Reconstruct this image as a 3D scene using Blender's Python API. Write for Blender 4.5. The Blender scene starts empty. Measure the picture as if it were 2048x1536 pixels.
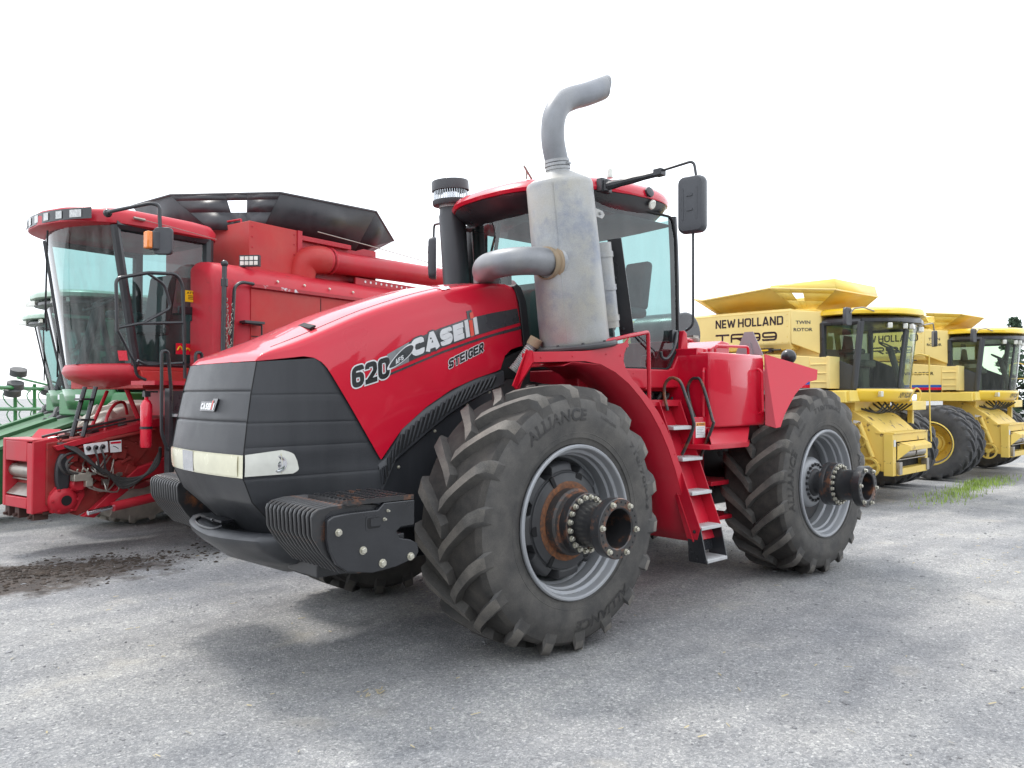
import bpy, bmesh, math, random
from math import sin, cos, pi, radians as rad, sqrt, atan2, hypot
from mathutils import Vector as V, Matrix, noise as mnoise
SC = bpy.context.scene
random.seed(7)

# ------------------------------------------------------------------ camera, sky, sun, exposure
cam_d = bpy.data.cameras.new("camera")
cam = bpy.data.objects.new("camera", cam_d)
SC.collection.objects.link(cam)
cam_d.sensor_width = 36.0
cam_d.lens = 1600.76 / 2048 * 36
cam_d.clip_start = 0.1
cam_d.clip_end = 2000
cam.matrix_world = Matrix.Translation((4.375, 5.586, 1.898)) @ (
    Matrix.Rotation(rad(-132.635) - pi / 2, 4, 'Z') @ Matrix.Rotation(pi / 2 + rad(0.834), 4, 'X') @ Matrix.Rotation(rad(0.056), 4, 'Z'))
SC.camera = cam
SUN_EL, SUN_AZ = rad(57), rad(-86)          # azimuth of the sun measured from +X
SUN_STRENGTH, SUN_ANGLE = 1.15, rad(10.0)
sd = bpy.data.lights.new("sun", 'SUN')
sd.energy = SUN_STRENGTH
sd.angle = SUN_ANGLE
sd.color = (1.0, 0.965, 0.91)
sun = bpy.data.objects.new("sun", sd)
SC.collection.objects.link(sun)
sdir = V((cos(SUN_EL) * cos(SUN_AZ), cos(SUN_EL) * sin(SUN_AZ), sin(SUN_EL)))
sun.rotation_euler = sdir.to_track_quat('Z', 'Y').to_euler()
sun.location = (0, -20, 30)
W = bpy.data.worlds.new("World")
SC.world = W
W.use_nodes = True
nt = W.node_tree
nt.nodes.clear()
out = nt.nodes.new("ShaderNodeOutputWorld")
bg = nt.nodes.new("ShaderNodeBackground")
bg.inputs[1].default_value = 0.1
sky = nt.nodes.new("ShaderNodeTexSky")
sky.sky_type = 'NISHITA'
sky.sun_disc = False
sky.sun_elevation = SUN_EL
sky.sun_rotation = pi / 2 - SUN_AZ
sky.air_density = 1.0
sky.dust_density = 2.0
tc = nt.nodes.new("ShaderNodeTexCoord")
mp = nt.nodes.new("ShaderNodeMapping")
mp.inputs['Scale'].default_value = (1.2, 1.2, 3.2)
nz = nt.nodes.new("ShaderNodeTexNoise")
nz.inputs['Scale'].default_value = 1.7
nz.inputs['Detail'].default_value = 7
nz.inputs['Roughness'].default_value = 0.6
rmp = nt.nodes.new("ShaderNodeValToRGB")
rmp.color_ramp.elements[0].position = 0.28
rmp.color_ramp.elements[0].color = (0.50, 0.50, 0.50, 1)
rmp.color_ramp.elements[1].position = 0.55
rmp.color_ramp.elements[1].color = (1, 1, 1, 1)
mx = nt.nodes.new("ShaderNodeMix")
mx.data_type = 'RGBA'
mx.inputs[7].default_value = (9.9, 10.35, 10.95, 1)   # bright thin overcast
L = nt.links.new
L(tc.outputs['Generated'], mp.inputs[0]); L(mp.outputs[0], nz.inputs['Vector'])
L(nz.outputs[0], rmp.inputs[0]); L(rmp.outputs[0], mx.inputs[0])
L(sky.outputs[0], mx.inputs[6]); L(mx.outputs[2], bg.inputs[0]); L(bg.outputs[0], out.inputs[0])
SC.view_settings.view_transform = 'Standard'
SC.view_settings.look = 'None'
SC.view_settings.exposure = 1.05
SC.view_settings.gamma = 1.0
SC.render.engine = 'CYCLES'
SC.cycles.max_bounces = 10
SC.cycles.transparent_max_bounces = 24

# ------------------------------------------------------------------ materials
MATS = {}
def new_mat(name):
    m = bpy.data.materials.new(name)
    m.use_nodes = True
    n = m.node_tree.nodes
    return m, n, m.node_tree.links.new, n['Principled BSDF']

def surf(name, col, rough=0.5, metal=0.0, coat=0.0, var=0.12, scale=6.0, dust=None, dust_amt=0.0, dust_scale=3.0,
         bump=0.0, bump_scale=40.0, spec=0.5, rvar=0.1, fine=0.0, stain=None, stain_thr=0.62, stain_scale=9.0, coatr=0.05, streak=False, stain_soft=.06):
    """painted / cast / moulded surface: tone variation, dust film, patches of wear, fine bump"""
    m, n, L, b = new_mat(name)
    tc = n.new("ShaderNodeTexCoord")
    vec = tc.outputs['Object']
    if streak:
        mpn = n.new("ShaderNodeMapping"); mpn.inputs['Scale'].default_value = (1, 1, 0.12)
        L(vec, mpn.inputs[0]); vec2 = mpn.outputs[0]
    else:
        vec2 = vec
    nz = n.new("ShaderNodeTexNoise"); nz.inputs['Scale'].default_value = scale; nz.inputs['Detail'].default_value = 6
    L(vec, nz.inputs['Vector'])
    mr = n.new("ShaderNodeMapRange"); mr.inputs[3].default_value = 1 - var; mr.inputs[4].default_value = 1 + var
    mr.inputs[1].default_value = 0.25; mr.inputs[2].default_value = 0.75
    L(nz.outputs[0], mr.inputs[0])
    mul = n.new("ShaderNodeMix"); mul.data_type = 'RGBA'; mul.blend_type = 'MULTIPLY'; mul.inputs[0].default_value = 1
    mul.inputs[6].default_value = (*col, 1)
    L(mr.outputs[0], mul.inputs[7])
    cur = mul.outputs[2]
    if dust is not None:
        n2 = n.new("ShaderNodeTexNoise"); n2.inputs['Scale'].default_value = dust_scale; n2.inputs['Detail'].default_value = 9; n2.inputs['Roughness'].default_value = .65
        L(vec2, n2.inputs['Vector'])
        r2 = n.new("ShaderNodeMapRange"); r2.inputs[1].default_value = 0.35; r2.inputs[2].default_value = 0.72; r2.inputs[4].default_value = dust_amt; r2.inputs[3].default_value = dust_amt * 0.15
        L(n2.outputs[0], r2.inputs[0])
        md = n.new("ShaderNodeMix"); md.data_type = 'RGBA'; md.inputs[7].default_value = (*dust, 1)
        L(r2.outputs[0], md.inputs[0]); L(cur, md.inputs[6]); cur = md.outputs[2]
    if stain is not None:
        n3 = n.new("ShaderNodeTexNoise"); n3.inputs['Scale'].default_value = stain_scale; n3.inputs['Detail'].default_value = 10; n3.inputs['Roughness'].default_value = .7
        L(vec, n3.inputs['Vector'])
        r3 = n.new("ShaderNodeMapRange"); r3.inputs[1].default_value = stain_thr; r3.inputs[2].default_value = stain_thr + stain_soft
        L(n3.outputs[0], r3.inputs[0])
        ms = n.new("ShaderNodeMix"); ms.data_type = 'RGBA'; ms.inputs[7].default_value = (*stain, 1)
        L(r3.outputs[0], ms.inputs[0]); L(cur, ms.inputs[6]); cur = ms.outputs[2]
    if fine:
        n4 = n.new("ShaderNodeTexNoise"); n4.inputs['Scale'].default_value = 180; n4.inputs['Detail'].default_value = 2
        L(vec, n4.inputs['Vector'])
        r4 = n.new("ShaderNodeMapRange"); r4.inputs[1].default_value = .3; r4.inputs[2].default_value = .7; r4.inputs[3].default_value = 1 - fine; r4.inputs[4].default_value = 1 + fine
        L(n4.outputs[0], r4.inputs[0])
        mf = n.new("ShaderNodeMix"); mf.data_type = 'RGBA'; mf.blend_type = 'MULTIPLY'; mf.inputs[0].default_value = 1
        L(cur, mf.inputs[6]); L(r4.outputs[0], mf.inputs[7]); cur = mf.outputs[2]
    L(cur, b.inputs['Base Color'])
    rr = n.new("ShaderNodeMapRange"); rr.inputs[1].default_value = .3; rr.inputs[2].default_value = .7
    rr.inputs[3].default_value = max(0.03, rough - rvar); rr.inputs[4].default_value = min(1, rough + rvar)
    L(nz.outputs[0], rr.inputs[0]); L(rr.outputs[0], b.inputs['Roughness'])
    b.inputs['Metallic'].default_value = metal
    b.inputs['Coat Weight'].default_value = coat
    b.inputs['Coat Roughness'].default_value = coatr
    b.inputs['Specular IOR Level'].default_value = spec
    if bump:
        nb = n.new("ShaderNodeTexNoise"); nb.inputs['Scale'].default_value = bump_scale; nb.inputs['Detail'].default_value = 4
        L(vec, nb.inputs['Vector'])
        bp = n.new("ShaderNodeBump"); bp.inputs['Strength'].default_value = bump; bp.inputs['Distance'].default_value = 0.01
        L(nb.outputs[0], bp.inputs['Height']); L(bp.outputs[0], b.inputs['Normal'])
    MATS[name] = m
    return m

DUST = (0.30, 0.27, 0.23)
RED = surf('red_paint', (0.56, 0.003, 0.026), .32, coat=.7, var=.05, scale=2.0, dust=(.42, .06, .06), dust_amt=.10, rvar=.05, coatr=.03, spec=.25)
REDF = surf('red_frame_paint', (0.50, 0.004, 0.024), .40, coat=.25, var=.08, scale=2.5, dust=(.36, .10, .09), dust_amt=.16, rvar=.08, coatr=.12, spec=.3)
REDO = surf('faded_red_paint', (0.48, 0.010, 0.028), .46, coat=.15, var=.14, scale=2.2, dust=(.40, .12, .10), dust_amt=.22, stain=(.16, .035, .03), stain_thr=.62, stain_scale=3.5, stain_soft=.2, coatr=.2, spec=.3)
REDP = surf('worn_red_panel', (0.47, 0.026, 0.028), .52, coat=.08, var=.14, scale=2.0, spec=.3, dust=(.42, .15, .11), dust_amt=.28, coatr=.25)
REDD = surf('dirty_red_paint', (0.28, 0.010, 0.012), .55, coat=.05, var=.25, scale=5, spec=.3, dust=(.24, .14, .11), dust_amt=.35, stain=(.04, .025, .02), stain_thr=.58, stain_scale=5, coatr=.3)
PLAST = surf('black_plastic', (0.020, 0.022, 0.026), .40, var=.15, scale=3, dust=(.15, .15, .16), dust_amt=.20, streak=True, bump=.08, bump_scale=350)
PLASTG = surf('black_grille_mesh', (0.017, 0.019, 0.023), .38, var=.15, scale=3, dust=(.13, .13, .14), dust_amt=.20, streak=True, stain=(.13, .05, .025), stain_thr=.70, stain_scale=2.2, stain_soft=.10, bump=.35, bump_scale=420)
BLK = surf('black_paint', (0.011, 0.012, 0.015), .34, coat=.25, var=.15, scale=4, dust=(.12, .12, .13), dust_amt=.15, coatr=.2)
BLKR = surf('black_paint_rusting', (0.013, 0.014, 0.016), .38, coat=.2, var=.15, scale=4, dust=(.13, .12, .12), dust_amt=.20, stain=(.22, .085, .035), stain_thr=.535, stain_scale=5, stain_soft=.14)
CAST = surf('cast_iron_weight', (0.035, 0.037, 0.042), .45, metal=.1, var=.15, scale=5, dust=(.16, .15, .14), dust_amt=.25, stain=(.22, .085, .04), stain_thr=.635, stain_scale=5)
TANM = surf('scaled_tan_metal', (.34, .27, .18), .7, var=.3, scale=14, dust=(.20, .11, .06), dust_amt=.6, dust_scale=14)
RUSTY = surf('rusting_hub_paint', (0.03, 0.028, 0.028), .55, var=.2, scale=6, dust=(.13, .12, .11), dust_amt=.2, stain=(.23, .085, .035), stain_thr=.50, stain_scale=6, stain_soft=.12)
RUST = surf('rust', (0.27, 0.10, 0.035), .8, var=.35, scale=22, dust=(.035, .03, .028), dust_amt=.9, dust_scale=34, bump=.3, bump_scale=90)
RUBBER = surf('tyre_rubber', (0.036, 0.035, 0.035), .70, var=.2, scale=5, dust=(.150, .138, .122), dust_amt=.60, dust_scale=4.5, fine=.15, bump=.1, bump_scale=160)
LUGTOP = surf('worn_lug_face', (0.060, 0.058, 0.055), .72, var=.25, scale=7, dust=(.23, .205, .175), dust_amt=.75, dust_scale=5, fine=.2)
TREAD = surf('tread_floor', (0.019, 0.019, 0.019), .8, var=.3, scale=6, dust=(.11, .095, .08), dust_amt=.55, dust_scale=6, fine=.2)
RUBTXT = surf('tyre_lettering', (0.020, 0.020, 0.021), .8, var=.15, dust=(.12, .11, .10), dust_amt=.45)
RUBOLD = surf('weathered_rubber', (0.040, 0.041, 0.046), .7, var=.2, scale=5, dust=(.17, .165, .16), dust_amt=.5, fine=.12)
SILVER = surf('silver_rim_paint', (0.33, 0.345, 0.37), .48, metal=.30, var=.07, scale=4, dust=(.36, .34, .31), dust_amt=.30)
ZINC = surf('zinc_plated_steel', (0.56, 0.54, 0.46), .38, metal=.75, var=.12, scale=20)
GALV = surf('aluminised_steel', (0.36, 0.375, 0.40), .50, metal=.35, var=.22, scale=5, dust=(.40, .375, .31), dust_amt=.85, dust_scale=3.2, streak=False, stain=(.21, .235, .29), stain_thr=.50, stain_scale=2.6, stain_soft=.22, fine=.12)
PIPEM = surf('heat_tinted_pipe', (0.20, 0.212, 0.235), .46, metal=.45, var=.25, scale=6, dust=(.36, .34, .30), dust_amt=.4, streak=True, fine=.05)
ALU = surf('aluminium_tread', (0.62, 0.63, 0.64), .40, metal=.5, var=.12, scale=14, dust=(.36, .34, .31), dust_amt=.35)
CHROME = surf('chrome', (0.75, 0.76, 0.80), .10, metal=1.0, var=.04)
LENSY = surf('yellowed_lens', (0.78, 0.75, 0.56), .22, coat=.7, var=.07, scale=9, dust=(.55, .53, .42), dust_amt=.3)
LENSC = surf('clear_lamp_lens', (0.74, 0.74, 0.67), .15, coat=1.0, var=.10, scale=9)
WHITE = surf('white_decal', (0.80, 0.80, 0.80), .4, var=.04)
SILD = surf('silver_decal', (0.62, 0.63, 0.64), .35, var=.05)
BLKD = surf('black_decal', (0.012, 0.012, 0.014), .3, coat=.6, var=.1)
CHARC = surf('charcoal_decal', (0.035, 0.038, 0.044), .3, coat=.6, var=.1)
REDDEC = surf('orange_red_decal', (0.68, 0.05, 0.02), .35, coat=.4, var=.05)
GREYD = surf('grey_decal', (0.20, 0.205, 0.215), .3, coat=.6, var=.15)
BLUED = surf('blue_decal', (0.015, 0.10, 0.42), .4, var=.06)
AMBER = surf('amber_lens', (0.80, 0.22, 0.02), .25, coat=.6, var=.08)
LABELY = surf('yellow_label', (0.82, 0.52, 0.01), .45, var=.05)
LABELO = surf('orange_label', (0.80, 0.28, 0.02), .45, var=.05)
YEL = surf('yellow_paint', (0.84, 0.63, 0.12), .45, coat=.2, var=.06, scale=2.0, dust=(.74, .52, .16), dust_amt=.35, dust_scale=1.5, coatr=.2)
YELF = surf('sun_faded_yellow', (0.83, 0.66, 0.25), .5, coat=.1, var=.08, stain=(.42, .26, .08), stain_thr=.64, stain_scale=2.6, stain_soft=.16, scale=2, dust=(.78, .56, .20), dust_amt=.4, dust_scale=1.5, coatr=.3)
YELB = surf('bright_yellow_paint', (0.84, 0.56, 0.03), .34, coat=.5, var=.05, scale=2, coatr=.1)
YELW = surf('chipped_yellow_paint', (0.80, 0.57, 0.11), .5, var=.1, scale=3, dust=(.55, .38, .14), dust_amt=.4, stain=(.13, .07, .045), stain_thr=.575, stain_scale=4.5)
GRN = surf('green_paint', (0.015, 0.19, 0.045), .38, coat=.4, var=.1, scale=2, dust=(.16, .32, .16), dust_amt=.22, coatr=.15)
GRNP = surf('pale_green_panel', (0.30, 0.44, 0.34), .45, coat=.2, var=.1, dust=(.55, .6, .52), dust_amt=.4, coatr=.2)
MUDDY = surf('muddy_tyre', (0.44, 0.41, 0.36), .85, var=.25, scale=6, bump=.3, bump_scale=30)
INTER = surf('dark_cab_trim', (0.055, 0.058, 0.062), .7, var=.15)
INTERG = surf('grey_cab_trim', (0.16, 0.16, 0.165), .75, var=.12)
SEATM = surf('seat_fabric', (0.10, 0.105, 0.11), .85, var=.2, scale=12)
HOSE = surf('black_hose', (0.018, 0.018, 0.02), .5, var=.2, dust=(.2, .19, .17), dust_amt=.25)
STEELW = surf('worn_steel', (0.36, 0.34, 0.31), .4, metal=.7, var=.25, scale=9, dust=(.30, .24, .18), dust_amt=.5)
EXTRED = surf('extinguisher_red', (0.66, 0.006, 0.03), .3, coat=.6, var=.05)
MIRG = surf('mirror_shell', (0.040, 0.043, 0.050), .45, var=.08, dust=(.16, .16, .17), dust_amt=.2)
TARP = surf('black_tank_cover', (0.020, 0.021, 0.026), .42, var=.15, dust=(.15, .14, .14), dust_amt=.25, stain=(.10, .07, .055), stain_thr=.64, stain_scale=2.5)
VOID = surf('black_seam_and_hole_shade', (0.008, 0.008, 0.009), .8)  # near-black for seams, and painted-in shade where holes and openings are not cut

def glass(name, tint, refl=1.0, haze=0.0):
    m, n, L, b = new_mat(name)
    n.remove(b)
    out = n['Material Output']
    tr = n.new("ShaderNodeBsdfTransparent"); tr.inputs[0].default_value = (*tint, 1)
    gl = n.new("ShaderNodeBsdfGlossy"); gl.inputs['Roughness'].default_value = 0.02
    fr = n.new("ShaderNodeLayerWeight"); fr.inputs[0].default_value = .5
    pw = n.new("ShaderNodeMath"); pw.operation = 'POWER'; pw.inputs[1].default_value = 4.5
    L(fr.outputs['Facing'], pw.inputs[0])
    mu = n.new("ShaderNodeMath"); mu.operation = 'MULTIPLY_ADD'; mu.inputs[1].default_value = .85 * refl; mu.inputs[2].default_value = .05 * refl
    mixn = n.new("ShaderNodeMixShader")
    L(pw.outputs[0], mu.inputs[0]); L(mu.outputs[0], mixn.inputs[0])
    src = tr.outputs[0]
    if haze:
        df = n.new("ShaderNodeBsdfDiffuse"); df.inputs[0].default_value = (.42, .43, .42, 1)
        tcn = n.new("ShaderNodeTexCoord"); mpn = n.new("ShaderNodeMapping"); mpn.inputs['Scale'].default_value = (3, 3, .7)
        nn = n.new("ShaderNodeTexNoise"); nn.inputs['Scale'].default_value = 3; nn.inputs['Detail'].default_value = 8
        L(tcn.outputs['Object'], mpn.inputs[0]); L(mpn.outputs[0], nn.inputs['Vector'])
        r = n.new("ShaderNodeMapRange"); r.inputs[1].default_value = .35; r.inputs[2].default_value = .8; r.inputs[4].default_value = haze
        L(nn.outputs[0], r.inputs[0])
        m0 = n.new("ShaderNodeMixShader"); L(r.outputs[0], m0.inputs[0]); L(tr.outputs[0], m0.inputs[1]); L(df.outputs[0], m0.inputs[2]); src = m0.outputs[0]
    L(src, mixn.inputs[1]); L(gl.outputs[0], mixn.inputs[2]); L(mixn.outputs[0], out.inputs[0])
    MATS[name] = m
    return m
GLASS = glass('cab_glass', (.46, .61, .60), 1.2, .08)
GLASSB = glass('dusty_windshield', (.50, .66, .64), 1.2, .26)
GLASSY = glass('green_tinted_glass', (.70, .80, .66), 1.0, .05)

# ------------------------------------------------------------------ mesh builder
class MB:
    def __init__(s):
        s.v = []; s.f = []; s.mi = []; s.cur = 0
    def add(s, vs, fs):
        o = len(s.v)
        s.v += [tuple(p) for p in vs]
        for f in fs:
            s.f.append([i + o for i in f]); s.mi.append(s.cur)
        return s
    def box(s, c, d, rot=None):
        cx, cy, cz = c; hx, hy, hz = d[0] / 2, d[1] / 2, d[2] / 2
        ps = [V((x, y, z)) for x in (-hx, hx) for y in (-hy, hy) for z in (-hz, hz)]
        if rot is not None: ps = [rot @ p for p in ps]
        ps = [p + V(c) for p in ps]
        return s.add(ps, [(0, 1, 3, 2), (4, 6, 7, 5), (0, 4, 5, 1), (2, 3, 7, 6), (0, 2, 6, 4), (1, 5, 7, 3)])
    def bx(s, x0, x1, y0, y1, z0, z1):
        return s.box(((x0 + x1) / 2, (y0 + y1) / 2, (z0 + z1) / 2), (abs(x1 - x0), abs(y1 - y0), abs(z1 - z0)))
    def prism(s, poly, ax, a, b):
        """2-D polygon extruded along axis ax from a to b; a, b numbers or functions of (u, v)"""
        n = len(poly)
        fa = a if callable(a) else (lambda u, v: a)
        fb = b if callable(b) else (lambda u, v: b)
        def mk(u, v, w):
            return (w, u, v) if ax == 'x' else (u, w, v) if ax == 'y' else (u, v, w)
        vs = [mk(u, v, fa(u, v)) for u, v in poly] + [mk(u, v, fb(u, v)) for u, v in poly]
        fs = [list(range(n))[::-1], [n + i for i in range(n)]] + [(i, (i + 1) % n, n + (i + 1) % n, n + i) for i in range(n)]
        return s.add(vs, fs)
    def plate(s, pts, th):
        """3-D polygon with thickness th along its normal (centred)"""
        pts = [V(p) for p in pts]; n = len(pts)
        nn = V((0, 0, 0))
        for i in range(n): nn += pts[i].cross(pts[(i + 1) % n])
        nn = nn.normalized() * th / 2
        vs = [p + nn for p in pts] + [p - nn for p in pts]
        return s.add(vs, [list(range(n)), [n + i for i in range(n)][::-1]] + [(i, n + i, n + (i + 1) % n, (i + 1) % n) for i in range(n)])
    def loft(s, rings, cap=True, close=True):
        n = len(rings[0]); vs = [p for r in rings for p in r]; fs = []
        for k in range(len(rings) - 1):
            for i in range(n if close else n - 1):
                j = (i + 1) % n
                fs.append((k * n + i, k * n + j, (k + 1) * n + j, (k + 1) * n + i))
        if cap and close:
            fs.append(list(range(n))[::-1]); fs.append([(len(rings) - 1) * n + i for i in range(n)])
        return s.add(vs, fs)
    def tube(s, pts, r, n=10, cap=True, closed=False):
        pts = [V(p) for p in pts]; m = len(pts)
        rs = r if isinstance(r, (list, tuple)) else [r] * m
        tang = []
        for i in range(m):
            a = pts[i - 1] if (i > 0 or closed) else pts[i]
            b = pts[(i + 1) % m] if (i < m - 1 or closed) else pts[i]
            tang.append((b - a).normalized())
        t0 = tang[0]; up = V((0, 0, 1)) if abs(t0.z) < .9 else V((1, 0, 0))
        nrm = (up - t0 * up.dot(t0)).normalized()
        rings = []
        for i in range(m):
            t = tang[i]; nrm = (nrm - t * nrm.dot(t)).normalized(); bi = t.cross(nrm)
            rings.append([pts[i] + (nrm * cos(2 * pi * k / n) + bi * sin(2 * pi * k / n)) * rs[i] for k in range(n)])
        if closed: rings.append(rings[0])
        return s.loft(rings, cap and not closed)
    def lathe(s, prof, o, ax, n=48, a0=0, a1=2 * pi):
        """profile [(h, r)] turned about axis ax through o"""
        ax = V(ax).normalized(); up = V((0, 0, 1)) if abs(ax.z) < .9 else V((1, 0, 0))
        e1 = (up - ax * up.dot(ax)).normalized(); e2 = ax.cross(e1); o = V(o)
        full = abs(a1 - a0 - 2 * pi) < 1e-6
        m = n if full else n + 1
        vs = []
        for h, r in prof:
            for k in range(m):
                a = a0 + (a1 - a0) * k / n
                vs.append(o + ax * h + (e1 * cos(a) + e2 * sin(a)) * r)
        fs = []
        for i in range(len(prof) - 1):
            for k in range(n):
                j = (k + 1) % m
                fs.append((i * m + k, i * m + j, (i + 1) * m + j, (i + 1) * m + k))
        return s.add(vs, fs)
    def disc(s, prof, o, ax, n=48):
        """lathe whose ends are closed to the axis"""
        return s.lathe([(prof[0][0], 1e-4)] + list(prof) + [(prof[-1][0], 1e-4)], o, ax, n)
    def ball(s, c, r, n=12, m=8):
        rx, ry, rz = (r, r, r) if not isinstance(r, (tuple, list)) else r
        rings = []
        for i in range(m + 1):
            a = -pi / 2 + pi * i / m; q = max(cos(a), 1e-3)
            rings.append([(c[0] + rx * q * cos(2 * pi * k / n), c[1] + ry * q * sin(2 * pi * k / n), c[2] + rz * sin(a)) for k in range(n)])
        return s.loft(rings)
    def bolt(s, c, d, r=.012, h=.010):
        d = V(d).normalized(); c = V(c)
        s.disc([(0, r * 1.35), (h * .25, r * 1.35)], c, d, 12)
        return s.disc([(h * .25, r), (h * 1.0, r), (h * 1.15, r * .8)], c, d, 6)
    def grid(s, fn, us, vs_):
        n = len(vs_)
        return s.add([fn(u, v) for u in us for v in vs_], [(i * n + j, (i + 1) * n + j, (i + 1) * n + j + 1, i * n + j + 1) for i in range(len(us) - 1) for j in range(n - 1)])
    def mirror_y(s):
        o = len(s.v)
        s.v += [(x, -y, z) for x, y, z in s.v]
        s.f += [[i + o for i in f][::-1] for f in s.f]; s.mi += list(s.mi)
        return s
    def xform(s, M):
        s.v = [tuple(M @ V(p)) for p in s.v]; return s
    def build(s, name, mats, parent=None, ang=35, bevel=0, seg=2, recalc=True, solid=0, label=None, loc=None):
        me = bpy.data.meshes.new(name)
        me.from_pydata(s.v, [], s.f)
        mats = mats if isinstance(mats, (list, tuple)) else [mats]
        for m in mats: me.materials.append(m)
        if len(mats) > 1:
            me.polygons.foreach_set('material_index', s.mi)
        me.update()
        if recalc:
            bm = bmesh.new(); bm.from_mesh(me)
            bmesh.ops.recalc_face_normals(bm, faces=bm.faces)
            bm.to_mesh(me); bm.free()
        me.polygons.foreach_set('use_smooth', [True] * len(me.polygons))
        me.set_sharp_from_angle(angle=rad(ang))
        o = bpy.data.objects.new(name, me)
        SC.collection.objects.link(o)
        if parent is not None: o.parent = parent
        if loc is not None: o.location = loc
        if solid:
            md = o.modifiers.new('thick', 'SOLIDIFY'); md.thickness = solid; md.offset = 0
        if bevel:
            md = o.modifiers.new('bevel', 'BEVEL'); md.width = bevel; md.segments = seg; md.limit_method = 'ANGLE'; md.angle_limit = rad(40)
            md.harden_normals = False
        if label: o['label'] = label
        return o

def thing(name, label, cat, loc=(0, 0, 0), rz=0.0, group=None):
    o = bpy.data.objects.new(name, None)
    SC.collection.objects.link(o)
    o.empty_display_size = .3
    o.location = loc; o.rotation_euler = (0, 0, rz)
    o['label'] = label; o['category'] = cat
    if group: o['group'] = group
    return o
def tag(o, label, cat, group=None, kind=None):
    o['label'] = label; o['category'] = cat
    if group: o['group'] = group
    if kind: o['kind'] = kind
    return o
def copy_obj(o, parent, M=None):
    c = o.copy(); SC.collection.objects.link(c); c.parent = parent
    if M is not None: c.matrix_local = M
    return c
def copy_tree(o, parent=None):
    c = o.copy(); SC.collection.objects.link(c); c.parent = parent
    for ch in list(o.children): copy_tree(ch, c)
    return c
def smooth_path(pts, k=6):
    """Catmull-Rom through the points"""
    P = [V(p) for p in pts]; out = []
    for i in range(len(P) - 1):
        p0 = P[max(i - 1, 0)]; p1 = P[i]; p2 = P[i + 1]; p3 = P[min(i + 2, len(P) - 1)]
        for j in range(k):
            t = j / k
            out.append(.5 * ((2 * p1) + (p2 - p0) * t + (2 * p0 - 5 * p1 + 4 * p2 - p3) * t * t + (3 * p1 - p0 - 3 * p2 + p3) * t ** 3))
    out.append(P[-1]); return out
def round_path(pts, r, k=5):
    """polyline with its corners rounded to about r"""
    P = [V(p) for p in pts]; out = [P[0]]
    for i in range(1, len(P) - 1):
        a = P[i - 1] - P[i]; b = P[i + 1] - P[i]
        q = min(r, a.length * .49, b.length * .49)
        A = P[i] + a.normalized() * q; B = P[i] + b.normalized() * q
        for j in range(k + 1):
            t = j / k; out.append(A * (1 - t) ** 2 + P[i] * 2 * t * (1 - t) + B * t * t)
    out.append(P[-1]); return out
def lin(x, xs, ys):
    """piecewise linear, xs increasing"""
    if x <= xs[0]: return ys[0]
    for i in range(len(xs) - 1):
        if x <= xs[i + 1]:
            return ys[i] + (ys[i + 1] - ys[i]) * (x - xs[i]) / (xs[i + 1] - xs[i])
    return ys[-1]
def spl(x, xs, ys):
    """smooth curve through points (Hermite with finite-difference slopes), xs increasing"""
    n = len(xs)
    if x <= xs[0]: return ys[0]
    if x >= xs[-1]: return ys[-1]
    i = 0
    while x > xs[i + 1]: i += 1
    def m(k):
        if k == 0: return (ys[1] - ys[0]) / (xs[1] - xs[0])
        if k == n - 1: return (ys[-1] - ys[-2]) / (xs[-1] - xs[-2])
        return (ys[k + 1] - ys[k - 1]) / (xs[k + 1] - xs[k - 1])
    h = xs[i + 1] - xs[i]; t = (x - xs[i]) / h
    return (2 * t ** 3 - 3 * t * t + 1) * ys[i] + (t ** 3 - 2 * t * t + t) * h * m(i) + (-2 * t ** 3 + 3 * t * t) * ys[i + 1] + (t ** 3 - t * t) * h * m(i + 1)
def rrect(x0, x1, y0, y1, r, k=4):
    out = []
    for cx, cy, a in ((x1 - r, y1 - r, 0), (x0 + r, y1 - r, 90), (x0 + r, y0 + r, 180), (x1 - r, y0 + r, 270)):
        for j in range(k + 1):
            t = rad(a + 90 * j / k); out.append((cx + r * cos(t), cy + r * sin(t)))
    return out

_txt = {}
def text_shape(s, off=0.0, shear=0.0, res=3):
    key = (s, off, shear, res)
    if key not in _txt:
        cu = bpy.data.curves.new("lettering", 'FONT')
        cu.body = s; cu.size = 1; cu.offset = off; cu.shear = shear; cu.resolution_u = res; cu.fill_mode = 'FRONT'
        o = bpy.data.objects.new("lettering", cu)
        me = bpy.data.meshes.new_from_object(o)
        vs = [tuple(v.co) for v in me.vertices]; fs = [list(p.vertices) for p in me.polygons]
        bpy.data.objects.remove(o); bpy.data.curves.remove(cu); bpy.data.meshes.remove(me)
        xs = [v[0] for v in vs]; ys = [v[1] for v in vs]
        _txt[key] = (vs, fs, min(xs), max(xs), min(ys), max(ys))
    return _txt[key]
def letters(mb, s, fn, width, height, off=0.0, shear=0.0, res=3, box=None):
    """writes s as flat faces; fn(u, v) -> point with u in 0..width, v in 0..height.  box: (text, off) whose extent fixes the scale"""
    vs, fs, x0, x1, y0, y1 = text_shape(s, off, shear, res)
    if box: _, _, x0, x1, y0, y1 = text_shape(s, box, shear, res)
    return mb.add([fn((v[0] - x0) / (x1 - x0) * width, (v[1] - y0) / (y1 - y0) * height) for v in vs], fs)

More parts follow.
